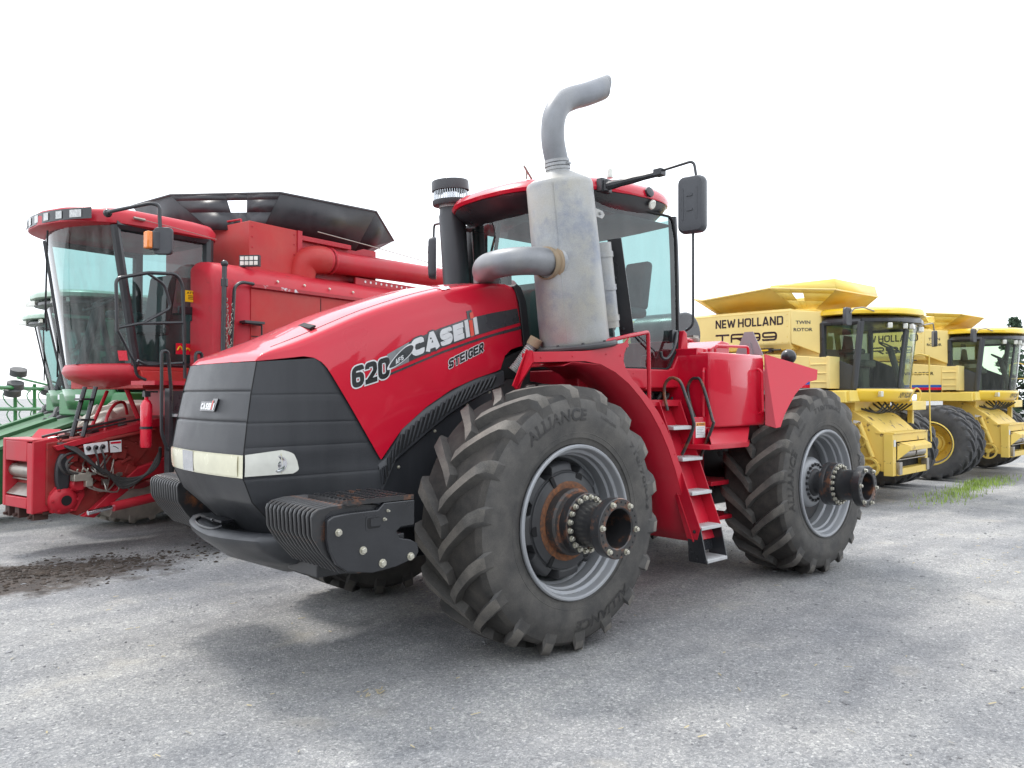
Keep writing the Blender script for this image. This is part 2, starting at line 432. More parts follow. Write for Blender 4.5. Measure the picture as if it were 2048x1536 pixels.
# ---- stroke lettering: heavy block capitals drawn as ribbons, so that outlines of any weight stay clean
def glyph(ch, W, H, s):
    h = s / 2; x0, x1, y0, y1, m = h, W - h, h, H - h, W / 2
    r = min(W, H) * .36
    R = lambda pts, q=r: [(p.x, p.y) for p in round_path([(a, b, 0) for a, b in pts], q, 4)]
    if ch == 'C': return [(R([(x1, H * .66), (x1, y1), (x0, y1), (x0, y0), (x1, y0), (x1, H * .34)]), 0)]
    if ch == 'G': return [(R([(x1, H * .70), (x1, y1), (x0, y1), (x0, y0), (x1, y0), (x1, H * .47)]) + [(W * .52, H * .47)], 0)]
    if ch in 'O0':
        q = R([(m, y1), (x0, y1), (x0, y0), (x1, y0), (x1, y1), (m, y1)]); return [(q[:-1], 1)]
    if ch == 'S': return [(R([(x1, H * .72), (x1, y1), (x0, y1), (x0, H / 2), (x1, H / 2), (x1, y0), (x0, y0), (x0, H * .28)], r * .8), 0)]
    if ch == 'E': return [([(W, y1), (x0, y1), (x0, y0), (W, y0)], 0), ([(x0, H / 2), (W * .92, H / 2)], 0)]
    if ch == 'F': return [([(W, y1), (x0, y1), (x0, 0)], 0), ([(x0, H * .47), (W * .85, H * .47)], 0)]
    if ch == 'A': return [([(h * .9, 0), (m - h * .25, H - h * .2)], 0), ([(m + h * .25, H - h * .2), (W - h * .9, 0)], 0), ([(W * .25, H * .27), (W * .75, H * .27)], 0), ([(m - h, H - h * .5), (m + h, H - h * .5)], 2)]
    if ch == 'T': return [([(0, y1), (W, y1)], 0), ([(m, 0), (m, H - s * .5)], 0)]
    if ch == 'I': return [([(m, 0), (m, H)], 0)]
    if ch == 'R': return [([(x0, 0), (x0, H * .6)], 0), (R([(x0, H * .45), (x0, y1), (x1, y1), (x1, H * .45), (x0, H * .45)], r * .7), 0), ([(W * .48, H * .45), (x1, 0)], 0)]
    if ch == 'N': return [([(x0, 0), (x0, H)], 0), ([(x1, 0), (x1, H)], 0), ([(x0, H - h * .6), (x1, h * .6)], 0)]
    if ch == 'W': return [([(h * .8, H), (W * .28, h * .4)], 0), ([(W * .28, h * .4), (m, H * .85)], 0), ([(m, H * .85), (W * .72, h * .4)], 0), ([(W * .72, h * .4), (W - h * .8, H)], 0)]
    if ch == 'H': return [([(x0, 0), (x0, H)], 0), ([(x1, 0), (x1, H)], 0), ([(x0, H / 2), (x1, H / 2)], 0)]
    if ch == 'L': return [([(x0, H), (x0, y0), (W, y0)], 0)]
    if ch == 'D':
        q = [(x0, H / 2), (x0, y1)] + R([(m * .8, y1), (x1, y1), (x1, y0), (m * .8, y0)]) + [(x0, y0)]; return [(q, 1)]
    six = R([(x1, H * .76), (x1, y1), (x0, y1), (x0, y0), (x1, y0), (x1, H * .57), (x0 + .01 * W, H * .57)], r * .8)
    if ch == '6': return [(six, 0)]
    if ch == '9': return [([(W - a, H - b) for a, b in six], 0)]
    if ch == '2': return [(R([(x0, H * .70), (x0, y1), (x1, y1), (x1, H * .56)], r * .8), 0), ([(x1, H * .60), (x1 - W * .04, H * .50)], 0), ([(x1 - W * .01, H * .54), (x0 + h * .35, s * .55)], 0), ([(0, y0), (W, y0)], 0)]
    return []
def stroke_text(mb, txt, fn, H, s, w=.8, gap=.12, grow=0., widths={}, space=.35, sub=.04):
    """ribbon capitals of height H along u; fn(u, v) places them; grow widens the strokes for an outline"""
    u0 = 0.
    for ch in txt:
        if ch == ' ': u0 += space * H; continue
        Wc = widths.get(ch, w) * H
        for e, (pts, closed) in enumerate(glyph(ch, Wc, H, s)):
            P = [V((a, b)) for a, b in pts]
            if not closed and grow:
                P[0] = P[0] + (P[0] - P[1]).normalized() * grow; P[-1] = P[-1] + (P[-1] - P[-2]).normalized() * grow
            Q = [P[0]]
            for a, b in zip(P, P[1:] + ([P[0]] if closed == 1 else [])):
                n = max(1, int((b - a).length / sub)); Q += [a + (b - a) * (k + 1) / n for k in range(n)]
            if closed == 1: Q = Q[:-1]
            n = len(Q); hw = s / 2 + grow; Lf = []; Rt = []
            for i in range(n):
                a = (Q[i] - Q[i - 1]).normalized() if (i > 0 or closed == 1) else None
                b = (Q[(i + 1) % n] - Q[i]).normalized() if (i < n - 1 or closed == 1) else None
                d1, d2 = a or b, b or a
                n1, n2 = V((-d1.y, d1.x)), V((-d2.y, d2.x)); mt = n1 + n2
                if mt.length < .3: mt = n1
                else: mt = mt / max(.5, mt.dot(n1))
                Lf.append(Q[i] + mt * hw); Rt.append(Q[i] - mt * hw)
            vs = [fn(u0 + p.x, p.y, e * .0004) for p in Lf] + [fn(u0 + p.x, p.y, e * .0004) for p in Rt]
            mb.add(vs, [(i, (i + 1) % n, n + (i + 1) % n, n + i) for i in range(n if closed == 1 else n - 1)])
        u0 += Wc + gap * H
    return u0 - gap * H

# ------------------------------------------------------------------ tyres and wheels (local axis +Y points outwards)
def side_profile(R, Wd, r0, lug):
    h = Wd / 2
    return [(h * .80, r0 - .02), (h * .93, r0 + .015), (h * .985, r0 + .06), (h * 1.01, r0 + .30 * (R - r0)), (h * 1.03, r0 + .44 * (R - r0)),
            (h * 1.015, r0 + .55 * (R - r0)), (h * .975, R - lug * 2.3), (h * .93, R - lug * 1.45), (h * .83, R - lug * 1.02)]
def make_tyre(R, Wd, r0, nlug, lug, lw, floor, n=96, curve=.32, detail=True):
    """carcass lathe plus curved chevron lugs; the foot is pressed flat at floor"""
    mb = MB(); h = Wd / 2
    sp = side_profile(R, Wd, r0, lug)
    prof = [(-a, b) for a, b in sp] + [(-h * .45, R - lug * .93), (0, R - lug * .9), (h * .45, R - lug * .93)] + sp[::-1]
    if detail:   # fine moulded ridges on the outer sidewall
        k = len(prof) - len(sp)
        out_side = []
        for a, b in prof[k:]:
            out_side.append((a, b))
        rr = r0 + .09
        out_side[-2:-2] = [(h * .995, rr + .012), (h * 1.003, rr + .008), (h * .985, rr)]
        prof = prof[:k] + out_side
    prof.sort(key=lambda p: 0)
    f0 = len(mb.f)
    mb.lathe(prof, (0, 0, 0), (0, 1, 0), n)
    for i in range(f0, len(mb.f)):
        q = [mb.v[j] for j in mb.f[i]]
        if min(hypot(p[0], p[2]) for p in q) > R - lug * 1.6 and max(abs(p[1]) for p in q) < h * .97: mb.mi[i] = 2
    for s in (-1, 1):
        for k in range(nlug):
            th0 = 2 * pi * (k + (.5 if s > 0 else 0)) / nlug
            st = []
            N = 9
            for i in range(N):
                t = i / (N - 1)
                y = -h * .06 + t * (h * 1.0)
                th = th0 + curve * (t ** .85)
                rt = R if t < .86 else R - (t - .86) / .14 * lug * .55
                rb = R - lug * 1.12
                w = lw * (1.0 + .25 * (1 - t) * (t < .2) + .35 * t)
                if t > .8: rb = R - lug * 1.5
                st.append((y, th, rt, rb, w * .62, w))
            st.append((h * .985, th0 + curve * 1.02, R - lug * 1.35, R - lug * 2.6, lw * .8, lw * 1.25))
            st.append((h * .975, th0 + curve * 1.03, R - lug * 2.5, R - lug * 2.75, lw * .8, lw * 1.15))
            rings = []
            for y, th, rt, rb, wt, wb in st:
                def pt(r, d):
                    a = th + d / R
                    return (r * cos(a), y * s, r * sin(a))
                rings.append([pt(rb, -wb), pt(rt, -wt), pt(rt, wt), pt(rb, wb)])
            f1 = len(mb.f); mb.loft(rings)
            for i in range(f1, len(mb.f) - 2):
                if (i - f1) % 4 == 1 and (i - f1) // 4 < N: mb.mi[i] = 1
    mb.v = [(x, y, max(z * (.955 if z < 0 else 1), floor)) for x, y, z in mb.v]
    return mb, sp
def arc_text(mb, s, sp, phi0, r_in, hgt, width, off=.0, lift=.004, shear=0):
    rm = r_in + hgt / 2
    sps = sorted(sp, key=lambda p: p[1])
    def fn(u, v):
        r = r_in + v
        y = lin(r, [q[1] for q in sps], [q[0] for q in sps]) + lift
        a = phi0 + u / rm
        return (r * cos(a), y, r * sin(a))
    letters(mb, s, fn, width, hgt, off, shear)

RIM_PROF = [(.353, .545), (.360, .552), (.362, .566), (.352, .575), (.335, .575)]
RIM_IN = [(.360, .552), (.345, .543), (.318, .540), (.300, .533), (.290, .512), (.262, .505), (.246, .508), (.232, .492), (.150, .486), (.132, .470), (.05, .462), (-.06, .458), (-.20, .462), (-.33, .54)]
def spool_meshes(y0=.15, dy=0.):
    sp = MB()
    sp.cur = 1
    sp.disc([(y0, .250), (.325, .248), (.34, .232), (.372, .226)] if y0 < .3 else [(y0, .226), (.36, .226), (.372, .222)], (0, 0, 0), (0, 1, 0), 48)          # hub barrel, rusty
    sp.cur = 0
    sp.disc([(.365, .222), (.372, .224), (.440, .224), (.446, .219), (.446, .20)], (0, 0, 0), (0, 1, 0), 48)
    sp.lathe([(.44, .162), (.62, .158), (.640, .168), (.655, .205), (.660, .213), (.735, .215), (.742, .209), (.742, .148), (.736, .140), (.56, .134), (.50, .128)], (0, 0, 0), (0, 1, 0), 48)
    sp.disc([(.50, .135), (.498, .135)], (0, 0, 0), (0, 1, 0), 32)
    sp.cur = 1                                                                          # rusty face of the end flange
    sp.lathe([(.7432, .207), (.7432, .152)], (0, 0, 0), (0, 1, 0), 48)
    sp.cur = 2  # black discs paint the shade of the empty bolt holes
    for k in range(24):
        if k % 4 == 0: continue
        a = 2 * pi * k / 24 + .12
        sp.disc([(.7436, .0085), (.7446, .0085)], (.186 * cos(a), 0, .186 * sin(a)), (0, 1, 0), 10)
    sp.v = [(x, y + dy, z) for x, y, z in sp.v]
    return sp
def build_wheel(parent, loc, front):
    w = MB()
    w.lathe(RIM_PROF, (0, 0, 0), (0, 1, 0), 72)
    w.lathe(RIM_IN, (0, 0, 0), (0, 1, 0), 72)
    w.lathe([(-.06, .462), (-.035, .44), (-.02, .36), (-.015, .20)], (0, 0, 0), (0, 1, 0), 60)
    for k in range(10):
        a = 2 * pi * k / 10
        w.bolt((.41 * cos(a), -.03, .41 * sin(a)), (0, 1, 0), .016, .018)
    wo = w.build('wheel', SILVER, parent, ang=30, loc=loc)
    tb, sp = make_tyre(1.022, .71, .565, 18, .074, .056, -.966)
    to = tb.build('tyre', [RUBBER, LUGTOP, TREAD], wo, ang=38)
    sh_ = 0 if front else -68
    for args in (("ALLIANCE", 49, .755, .088, .66, .022, .18), ("ALLIANCE", 226, .755, .088, .66, .022, .18), ("710/70R42", 137, .795, .05, .60, .0, 0), ("TUBELESS", 107, .80, .022, .20, .0, 0)):
        tx = MB(); arc_text(tx, args[0], sp, rad(args[1] + sh_), args[2], args[3], args[4], args[5], .006, args[6])
        tx.v = [(x, y, z * (.955 if z < 0 else 1)) for x, y, z in tx.v]
        tx.build('tyre_lettering', RUBTXT, wo, ang=60)
    if front:
        wt = MB()
        rings = []
        notch = [(i * pi / 4 + .30) for i in range(8)]
        N = 128
        def rad_at(a, r):
            for q in notch:
                d = abs((a - q + pi) % (2 * pi) - pi)
                if d < .12 and r > .375: return .372
            return r
        for y, r in [(.0, .15), (.0, .435), (.185, .441), (.207, .432), (.217, .418), (.225, .378), (.219, .372), (.219, .364), (.237, .358), (.248, .300), (.251, .292), (.251, .15)]:
            rings.append([(rad_at(2 * pi * k / N, r) * cos(2 * pi * k / N), y, rad_at(2 * pi * k / N, r) * sin(2 * pi * k / N)) for k in range(N)])
        wt.cur = 0
        wt.loft(rings, cap=True)
        wt.cur = 1
        wt.lathe([(.2515, .296), (.256, .288), (.257, .245), (.253, .226)], (0, 0, 0), (0, 1, 0), 64)
        wt.cur = 2  # black discs and boxes paint the shade of holes and slots
        for a in (rad(112), rad(232), rad(352)):
            wt.disc([(.235, .040), (.2435, .038)], (.335 * cos(a), 0, .335 * sin(a)), (0, 1, 0), 20)
        for a in (rad(62), rad(182), rad(302)):
            M = Matrix.Rotation(-a, 3, 'Y')
            wt.box(M @ V((.315, .243, 0)), (.12, .022, .036), M)
        wt.build('wheel_weight', [CAST, RUST, VOID], wo, ang=35, bevel=.006)
    else:
        dk = MB()
        dk.disc([(-.012, .45), (.085, .446), (.10, .40), (.104, .30)], (0, 0, 0), (0, 1, 0), 60)
        for a in (rad(80), rad(200), rad(320)):
            dk.bolt((.37 * cos(a), .103, .37 * sin(a)), (0, 1, 0), .02, .02)
        dk.build('wheel_disc', CAST, wo, ang=35)
        hb = MB()
        hb.disc([(.09, .272), (.165, .272), (.19, .258), (.212, .225), (.216, .15)], (0, 0, 0), (0, 1, 0), 60)
        hb.build('hub_plate', SILVER, wo, ang=35)
        nb = MB()
        for k in range(20):
            a = 2 * pi * k / 20
            nb.bolt((.195 * cos(a), .214, .195 * sin(a)), (0, 1, 0), .014, .022)
        nb.lathe([(.215, .150), (.23, .145), (.25, .12), (.37, .115)], (0, 0, 0), (0, 1, 0), 40)
        nb.build('wheel_nut_ring', CAST, wo, ang=35)
    so = spool_meshes(.15 if front else .315, 0. if front else .045).build('hub_spool', [BLKR, RUSTY if front else BLKR, VOID], wo, ang=35, bevel=.004)
    bt = MB(); bt.bolt((0, 0, 0), (0, 1, 0), .0165, .024)
    first = None
    for k in range(20):
        a = 2 * pi * (k + .5) / 20
        p = (.194 * cos(a), .446 + (0 if front else .045), .194 * sin(a))
        if first is None: first = bt.build('bolt', ZINC, wo, ang=30, loc=p)
        else:
            c = first.copy(); SC.collection.objects.link(c); c.location = p
    for k in range(6):
        a = 2 * pi * k / 6 + .12
        c = first.copy(); SC.collection.objects.link(c); c.location = (.186 * cos(a), .743 + (0 if front else .045), .186 * sin(a))
    return wo

TR = thing('tractor', 'big red articulated four-wheel-drive tractor with black nose, tall grey exhaust stack and bare hub spools', 'tractor')
ZC = .963
wf = build_wheel(TR, (0, 1.205, ZC), True)
wf.rotation_euler = (0, 0, 0)
wr = build_wheel(TR, (-3.925, 1.205, ZC), False)
# a few degrees of steering articulation are left at zero; the far wheels are mirrored copies
for w in (wf, wr):
    c = w.copy(); SC.collection.objects.link(c); c.location.y = -w.location.y; c.scale = (1, -1, 1)
    for ch in w.children:
        if ch.name.startswith('bolt') or ch.name.startswith('tyre_lettering'): continue
        d = ch.copy(); SC.collection.objects.link(d); d.parent = c

# ------------------------------------------------------------------ hood
CX = [-.387, -.345, -.327, -.300, -.285, -.15, .10, .408, .674, .94, 1.20, 1.41, 1.63, 1.80, 2.00, 2.045]
CZ = [2.335, 2.60, 2.72, 2.80, 2.835, 2.852, 2.824, 2.763, 2.691, 2.604, 2.509, 2.419, 2.322, 2.252, 2.172, 2.126]
BX = [-.387, -.30, -.21, -.14, -.11, -.09, -.041, .176, .434, .679, .911, 1.088, 1.101, 1.343, 1.505, 1.535, 1.575, 1.63, 1.70, 2.045]
BZ = [2.333, 2.318, 2.29, 2.235, 2.17, 2.12, 2.10, 2.04, 1.945, 1.81, 1.64, 1.425, 1.442, 1.812, 2.050, 2.093, 2.132, 2.160, 2.168, 2.124]
def crest(x): return spl(x, CX, CZ)
def ys(x, z):
    d = max(0., min(1., (crest(x) - z) / .45))
    f = lin(x, [1.6, 2.05], [1, .55])
    return .548 + .047 * f * (1 - (1 - d) ** 2.2)
def crown(x): return lin(x, [-.39, -.30, -.25, 0, .5, 1.3, 1.8, 2.0, 2.05], [.0, .005, .02, .035, .05, .05, .04, .012, .002])
def hood_ring(x):
    zc, zb = crest(x), lin(x, BX, BZ)
    pts = []
    rr = min(.055, max(.004, (zc - zb) * .5))
    zt = zc - rr
    for k in range(27):
        z = zb + (zt - zb) * k / 26
        pts.append((x, ys(x, z), z))
    y0 = ys(x, zt)
    for k in range(1, 5):
        a = pi / 2 * k / 5
        pts.append((x, y0 - rr * 1.1 * (1 - cos(a)), zt + rr * sin(a)))
    y1 = y0 - rr * 1.1
    for k in range(0, 9):
        y = y1 * (1 - k / 8)
        pts.append((x, y, zc + crown(x) * (1 - (y / y1) ** 2)))
    return pts
hx = sorted(set([-.387, -.37, -.355, -.345, -.335, -.327, -.31, -.30, -.292, -.285] + [-.27 + i * .045 for i in range(52)] + [1.088, 1.101, 1.343, 1.505, 1.52, 1.535, 1.555, 1.575, 1.60, 1.63, 1.66, 1.70, 2.0, 2.02, 2.045]))
hx = sorted(set(hx + [-.25, -.23, -.21, -.19, -.17, -.15, -.14, -.125, -.11, -.10, -.09, -.07])); hx = [x for x in hx if x <= 2.045]
hm = MB()
rings = [hood_ring(x) for x in hx]
rings = [r + [(p[0], -p[1], p[2]) for p in r[-2::-1]] for r in rings]
hm.loft(rings, close=False)
hood = hm.build('hood', RED, TR, ang=50)
for s in (1, -1):
    sm0 = MB(); sm0.tube([(x, s * .43, crest(x) + crown(x) * (1 - (.43 / .49) ** 2) + .0005) for x in [-.22 + i * .06 for i in range(36)]], .0035, 5); sm0.build('hood_seam', VOID, hood)
    hs0 = MB(); hs0.prism([(-.265, 2.835), (-.325, 2.71), (-.385, 2.335), (-.385, 2.28), (-.47, 2.25), (-.47, 2.34), (-.41, 2.72), (-.35, 2.83), (-.30, 2.86)], 'y', s * .10, s * .572); hs0.build('hood_seal', PLAST, hood, bevel=.008)
hv = MB(); hv.plate([(1.50, .10, 2.418), (1.58, .42, 2.372), (1.53, .42, 2.396), (1.45, .10, 2.440)], .012)
hv.build('hood_vent', VOID, hood)
# lettering and stripes on both hood sides
def deck(s, lift):
    return lambda x, z: (x, s * (ys(x, z) + lift), z)
def strip(mb, ptsU, ptsL, s, lift, n=24):
    """decal band between an upper and a lower line, given as [(x, z)] with the same count"""
    us = [i / n for i in range(n + 1)]
    def at(pl, u):
        q = u * (len(pl) - 1); i = min(int(q), len(pl) - 2); f = q - i
        return pl[i][0] + (pl[i + 1][0] - pl[i][0]) * f, pl[i][1] + (pl[i + 1][1] - pl[i][1]) * f
    def fn(u, v):
        a = at(ptsU, u); b = at(ptsL, u); x = a[0] + (b[0] - a[0]) * v; z = a[1] + (b[1] - a[1]) * v
        return (x, s * (ys(x, z) + lift), z)
    mb.grid(fn, us, [0, .25, .5, .75, 1])
def line_text(mb, txt, s, lift, o, du, dv, w, h, off, shear=0, box=None):
    """text along direction du (x, z) with up direction dv from origin o in the hood side; mirrored text order on the far side"""
    def fn(u, v):
        if s < 0: u2 = w - u
        else: u2 = u
        x = o[0] + du[0] * u2 + dv[0] * v; z = o[1] + du[1] * u2 + dv[1] * v
        return (x, s * (ys(x, z) + lift), z)
    letters(mb, txt, fn, w, h, off, shear if s > 0 else -shear, 3, box)
for s in (1, -1):
    d1 = MB()
    strip(d1, [(1.041, 2.202), (.82, 2.315), (.55, 2.425), (.285, 2.515), (0.0, 2.585), (-.294, 2.645)],
          [(1.009, 2.088), (.79, 2.175), (.52, 2.275), (.25, 2.365), (-.02, 2.445), (-.318, 2.525)], s, .0032, 40)
    strip(d1, [(1.023, 2.062), (.79, 2.148), (.52, 2.25), (.25, 2.338), (-.02, 2.417), (-.329, 2.498)],
          [(1.020, 2.046), (.79, 2.132), (.52, 2.232), (.25, 2.318), (-.02, 2.395), (-.331, 2.470)], s, .0032, 40)
    def place(o, du, dv, lift, wtot):
        def fn(u, v, e=0.):
            q = u if s > 0 else wtot - u
            x = o[0] + du[0] * q + dv[0] * v; z = o[1] + du[1] * q + dv[1] * v
            return (x, s * (ys(x, z) + lift + e), z)
        return fn
    CW = {'C': 1.02, 'A': 1.10, 'S': .98, 'E': .86}
    wC = .130 * (sum(CW[c] for c in 'CASE') + .08 * 3)
    stroke_text(d1, "CASE", place((.822, 2.186), (-.948, .318), (.10, .995), .0044, wC), .130, .042, gap=.08, widths=CW, grow=.013)
    d1.build('side_stripe', CHARC, hood, ang=60)
    d2 = MB()
    stroke_text(d2, "CASE", place((.822, 2.186), (-.948, .318), (.10, .995), .0054, wC), .130, .042, gap=.08, widths=CW)
    # the two grey uprights of the IH mark
    def para(mb, x0, z0, x1, hgt, lift, sl=.0):
        du = (-.955, .295)
        pts = []
        for (u, v) in ((0, 0), (x1, 0), (x1, hgt), (0, hgt)):
            x = x0 + du[0] * u + .14 * v; z = z0 + du[1] * u + .99 * v
            pts.append((x, s * (ys(x, z) + lift), z))
        mb.plate(pts, .0008)
    para(d2, .284, 2.364, .040, .138, .0056); para(d2, .192, 2.393, .040, .138, .0056)
    d2.build('maker_lettering', SILD, hood, ang=60)
    d3 = MB(); para(d3, .246, 2.366, .056, .215, .0046); d3.build('emblem_backing', BLKD, hood)
    d3 = MB(); para(d3, .238, 2.376, .038, .130, .0062); para(d3, .238, 2.376 + .142, .038, .050, .0062)
    d3.v = [(x + (.014 * 0), y, z) for x, y, z in d3.v]
    d3.build('emblem_bar', REDDEC, hood)
    w6 = .155 * (.68 * 3 + .06 * 2)
    f6 = lambda l: place((1.338, 1.944), (-.962, .272), (.03, 1), l, w6)
    d4 = MB(); stroke_text(d4, "620", f6(.0034), .155, .036, w=.68, gap=.06, grow=.010); d4.build('model_number_outline', SILD, hood, ang=60)
    d4 = MB(); stroke_text(d4, "620", f6(.0048), .155, .036, w=.68, gap=.06); d4.build('model_number', BLKD, hood, ang=60)
    WS = {'I': .30}
    w7 = .074 * (.74 * 6 + .30 + .10 * 6)
    f7 = lambda l: place((.462, 2.107), (-.918, .395), (.03, 1), l, w7)
    d5 = MB(); stroke_text(d5, "STEIGER", f7(.0034), .074, .0175, w=.74, gap=.10, grow=.0055, widths=WS); d5.build('series_outline', SILD, hood, ang=60)
    d5 = MB(); stroke_text(d5, "STEIGER", f7(.0048), .074, .0175, w=.74, gap=.10, widths=WS); d5.build('series_lettering', BLKD, hood, ang=60)
    # leaf-shaped badge
    d6 = MB(); strip(d6, [(1.041, 2.202), (.93, 2.260), (.845, 2.303)], [(1.009, 2.088), (.93, 2.120), (.845, 2.153)], s, .0040, 12); d6.build('badge_panel', GREYD, hood, ang=80)
    cxl, czl = .915, 2.190
    def leaf(k_, lift):
        m_ = MB()
        def fn(q, t):
            a = 2 * pi * t; u = .150 * cos(a) * q * k_; v = .036 * sin(a) * (1 + .25 * cos(a)) * q * k_
            x = cxl - u * .78 + v * .62; z = czl + u * .62 + v * .78
            return (x, s * (ys(x, z) + lift), z)
        m_.grid(fn, [.02, .3, .6, 1], [i / 32 for i in range(33)]); return m_
    leaf(1.08, .0050).build('leaf_badge', SILD, hood, ang=80)
    leaf(.92, .0060).build('leaf_badge_face', CHARC, hood, ang=80)
    d7 = MB(); stroke_text(d7, "AFS", place((.965, 2.130), (-.86, .50), (.20, .98), .0072, .085), .034, .008, w=.75, gap=.1); d7.build('badge_lettering', SILD, hood, ang=60)
# pale rag on the hood ridge
rg = MB()
rg.grid(lambda u, v: (.40 + .085 * u - .02 * v, .542 - .10 * v, crest(.40 + .085 * u) + .004 - .045 * max(0, .35 - v) + .006 * sin(5 * u + 4 * v) ** 2 + .012 * v), [i / 5 for i in range(6)], [i / 8 for i in range(9)])
tag(rg.build('paper_scrap', WHITE, None, ang=60, solid=.0015), 'small white scrap of paper lying on the ridge of the red hood', 'paper')

# ------------------------------------------------------------------ black nose
GZ = [.84, 1.05, 1.20, 1.36, 1.51, 1.72, 1.92, 2.12]
GXF = [1.74, 1.93, 2.08, 2.150, 2.155, 2.125, 2.090, 2.045]
GW = [.46, .545, .595, .613, .628, .612, .594, .574]
def gxf(z): return lin(z, GZ, GXF)
def gw(z): return lin(z, GZ, GW)
GROOVES = (1.925, 1.722)
def groove(z, lst):
    return max([max(0, 1 - abs(z - g) / .012) for g in lst] + [0])
def gfront(t, z, lift=0.):
    w = gw(z); g = groove(z, GROOVES) * .008
    b = .055 * (1 - t * t) * lin(z, [.84, 1.3], [.6, 1])
    return (gxf(z) + b - g + lift, w * t, z)
XBZ = [.84, 1.05, 1.18, 1.30, 1.442, 1.812, 2.059, 2.12]
XBX = [.95, 1.00, 1.085, 1.10, 1.07, 1.29, 1.44, 1.49]
SGROOVES = (1.90, 1.715, 1.555, 1.352)
def gside(u, z, s=1, lift=0.):
    """u 0 at the rear edge, 1 at the front corner"""
    xb, xf = lin(z, XBZ, XBX), gxf(z)
    x = xb + (xf - xb) * u
    zz = z + .048 * (1 - u) * max(0, (z - 1.85) / .27) * (1 if u > .02 else 1)
    y = gw(z) * u + (.577 if z > 1.42 else .577 + .028 * min(1, (1.42 - z) / .1)) * (1 - u) - groove(z, SGROOVES) * .003
    if z < 1.05: y = gw(z) * u + lin(z, [.84, 1.05], [.50, .604]) * (1 - u)
    return (x, s * (y + lift), zz)
zl = sorted(set([.84, .9, .95, 1.0, 1.05, 1.1, 1.15, 1.18, 1.2, 1.25, 1.3, 1.33, 1.36, 1.40, 1.442, 1.48, 1.51, 1.55, 1.6, 1.65, 1.69, 1.75, 1.78, 1.812, 1.85, 1.9, 1.95, 2.0, 2.03, 2.059, 2.09, 2.12] +
                [g + d for g in GROOVES + SGROOVES for d in (-.013, -.006, 0, .006, .013)]))
fm = MB()
ts = [-1 + i / 12 for i in range(25)]
fm.grid(lambda z, t: gfront(t, z), [z for z in zl if z >= 1.355], ts)
grille = fm.build('front_grille', PLASTG, TR, ang=40)
cm = MB()
cm.grid(lambda z, t: gfront(t, z), [z for z in zl if z <= 1.362], ts)
chin = cm.build('chin_panel', PLAST, TR, ang=40)
for s in (1, -1):
    sm = MB()
    us = [-.03] + [i / 14 for i in range(15)]
    sm.grid(lambda z, u: gside(max(u, 0), z, s) if u >= 0 else tuple(a + b for a, b in zip(gside(0, z, s), (-.02, -s * .03, 0))), zl, us)
    sm.build('side_grille', PLASTG, TR, ang=40)
sg = MB()
sg.tube([gside(1, z, 1, -.0015) for z in zl], .0045, 6); sg.build('corner_seam', VOID, chin)
sg = MB(); sg.tube([gside(1, z, -1, -.0015) for z in zl], .0045, 6); sg.build('corner_seam', VOID, chin)
# lamp band
def lamp(fn, us, zs, name, mat, parent):
    m_ = MB(); m_.grid(fn, us, zs); return m_.build(name, mat, parent, ang=50)
zb = [1.372 + i * .0265 for i in range(6)]
def fl(t, z): return gfront(t, z, .010 + .004 * cos((z - 1.44) / .07 * 1.4))
bez = MB(); bez.grid(lambda t, z: gfront(t, z, .005), ts, [1.362, 1.40, 1.47, 1.512]); lamp_bar = bez.build('lamp_bezel', LENSY, TR)
lamp(fl, [-.985 + i * .0522 for i in range(12)], zb, 'headlight', LENSY, TR)
lamp(lambda t, z: gfront(t, z, .016), [-.405 + i * .085 for i in range(5)], [1.366, 1.40, 1.45, 1.509], 'chrome_trim', CHROME, TR)
hl2 = lamp(fl, [-.06 + i * .0577 for i in range(18)], zb, 'headlight', LENSY, TR)
for s in (1, -1):
    m_ = MB()
    def sl(k, z):
        q = (z - 1.372) / .142
        lo = .625 + .05 * q + .07 * max(0, (q - .72) / .28) ** 2 + .05 * max(0, (.2 - q) / .2) ** 2
        zz = z + .03 * (1 - (lo + (1 - lo) * k)) / .37 * q
        return gside(lo + (.995 - lo) * k, z, s, .009 + .003 * sin(pi * q)) [:2] + (zz,)
    m_.grid(sl, [i / 14 for i in range(15)], [1.372 + i * .142 / 20 for i in range(21)])
    so = m_.build('side_headlight', LENSC, TR, ang=50)
    r_ = MB(); c = gside(.775, 1.442, s, .010)
    r_.lathe([(0, .053), (.003, .055), (.0035, .049), (.0015, .042), (.0004, .024), (.002, .012), (.003, .001)], c, (.14, s, -.03), 28)
    r_.build('lamp_reflector', CHROME, so)
    r_ = MB(); r_.tube([gside(.752, z, s, .0125) for z in (1.38, 1.44, 1.512)], .003, 6)
    r_.build('lamp_divider', LENSY, so)
# front maker badge
bd = MB(); bd.cur = 0
def fb(u, v, lift): y = .165 - .0 - u; z = 1.80 + v + u * .00; return (gfront(y / gw(z), z, lift)[0], y, z)
bd.plate([fb(-.01, -.012, .004), fb(.245, -.012, .004), fb(.275, .075, .004), (fb(.20, .075, .004)), fb(.19, .055, .004), fb(-.01, .055, .004)], .010)
bd.cur = 1
stroke_text(bd, "CASE", lambda u, v, e=0: fb(u + v * .2, v, .0105 + e), .045, .0125, w=.86, gap=.10)
for q in (.165, .215): bd.plate([fb(q, 0, .0105), fb(q + .016, 0, .0105), fb(q + .024, .045, .0105), fb(q + .008, .045, .0105)], .001)
bd.cur = 2
bd.plate([fb(.190, 0, .0105), fb(.206, 0, .0105), fb(.216, .062, .0105), fb(.200, .062, .0105)], .001)
# mirrored so that it reads from the front
bd.v = [(x, -y + .12, z) for x, y, z in bd.v]
bd.build('front_badge', [BLKD, WHITE, REDDEC], TR)
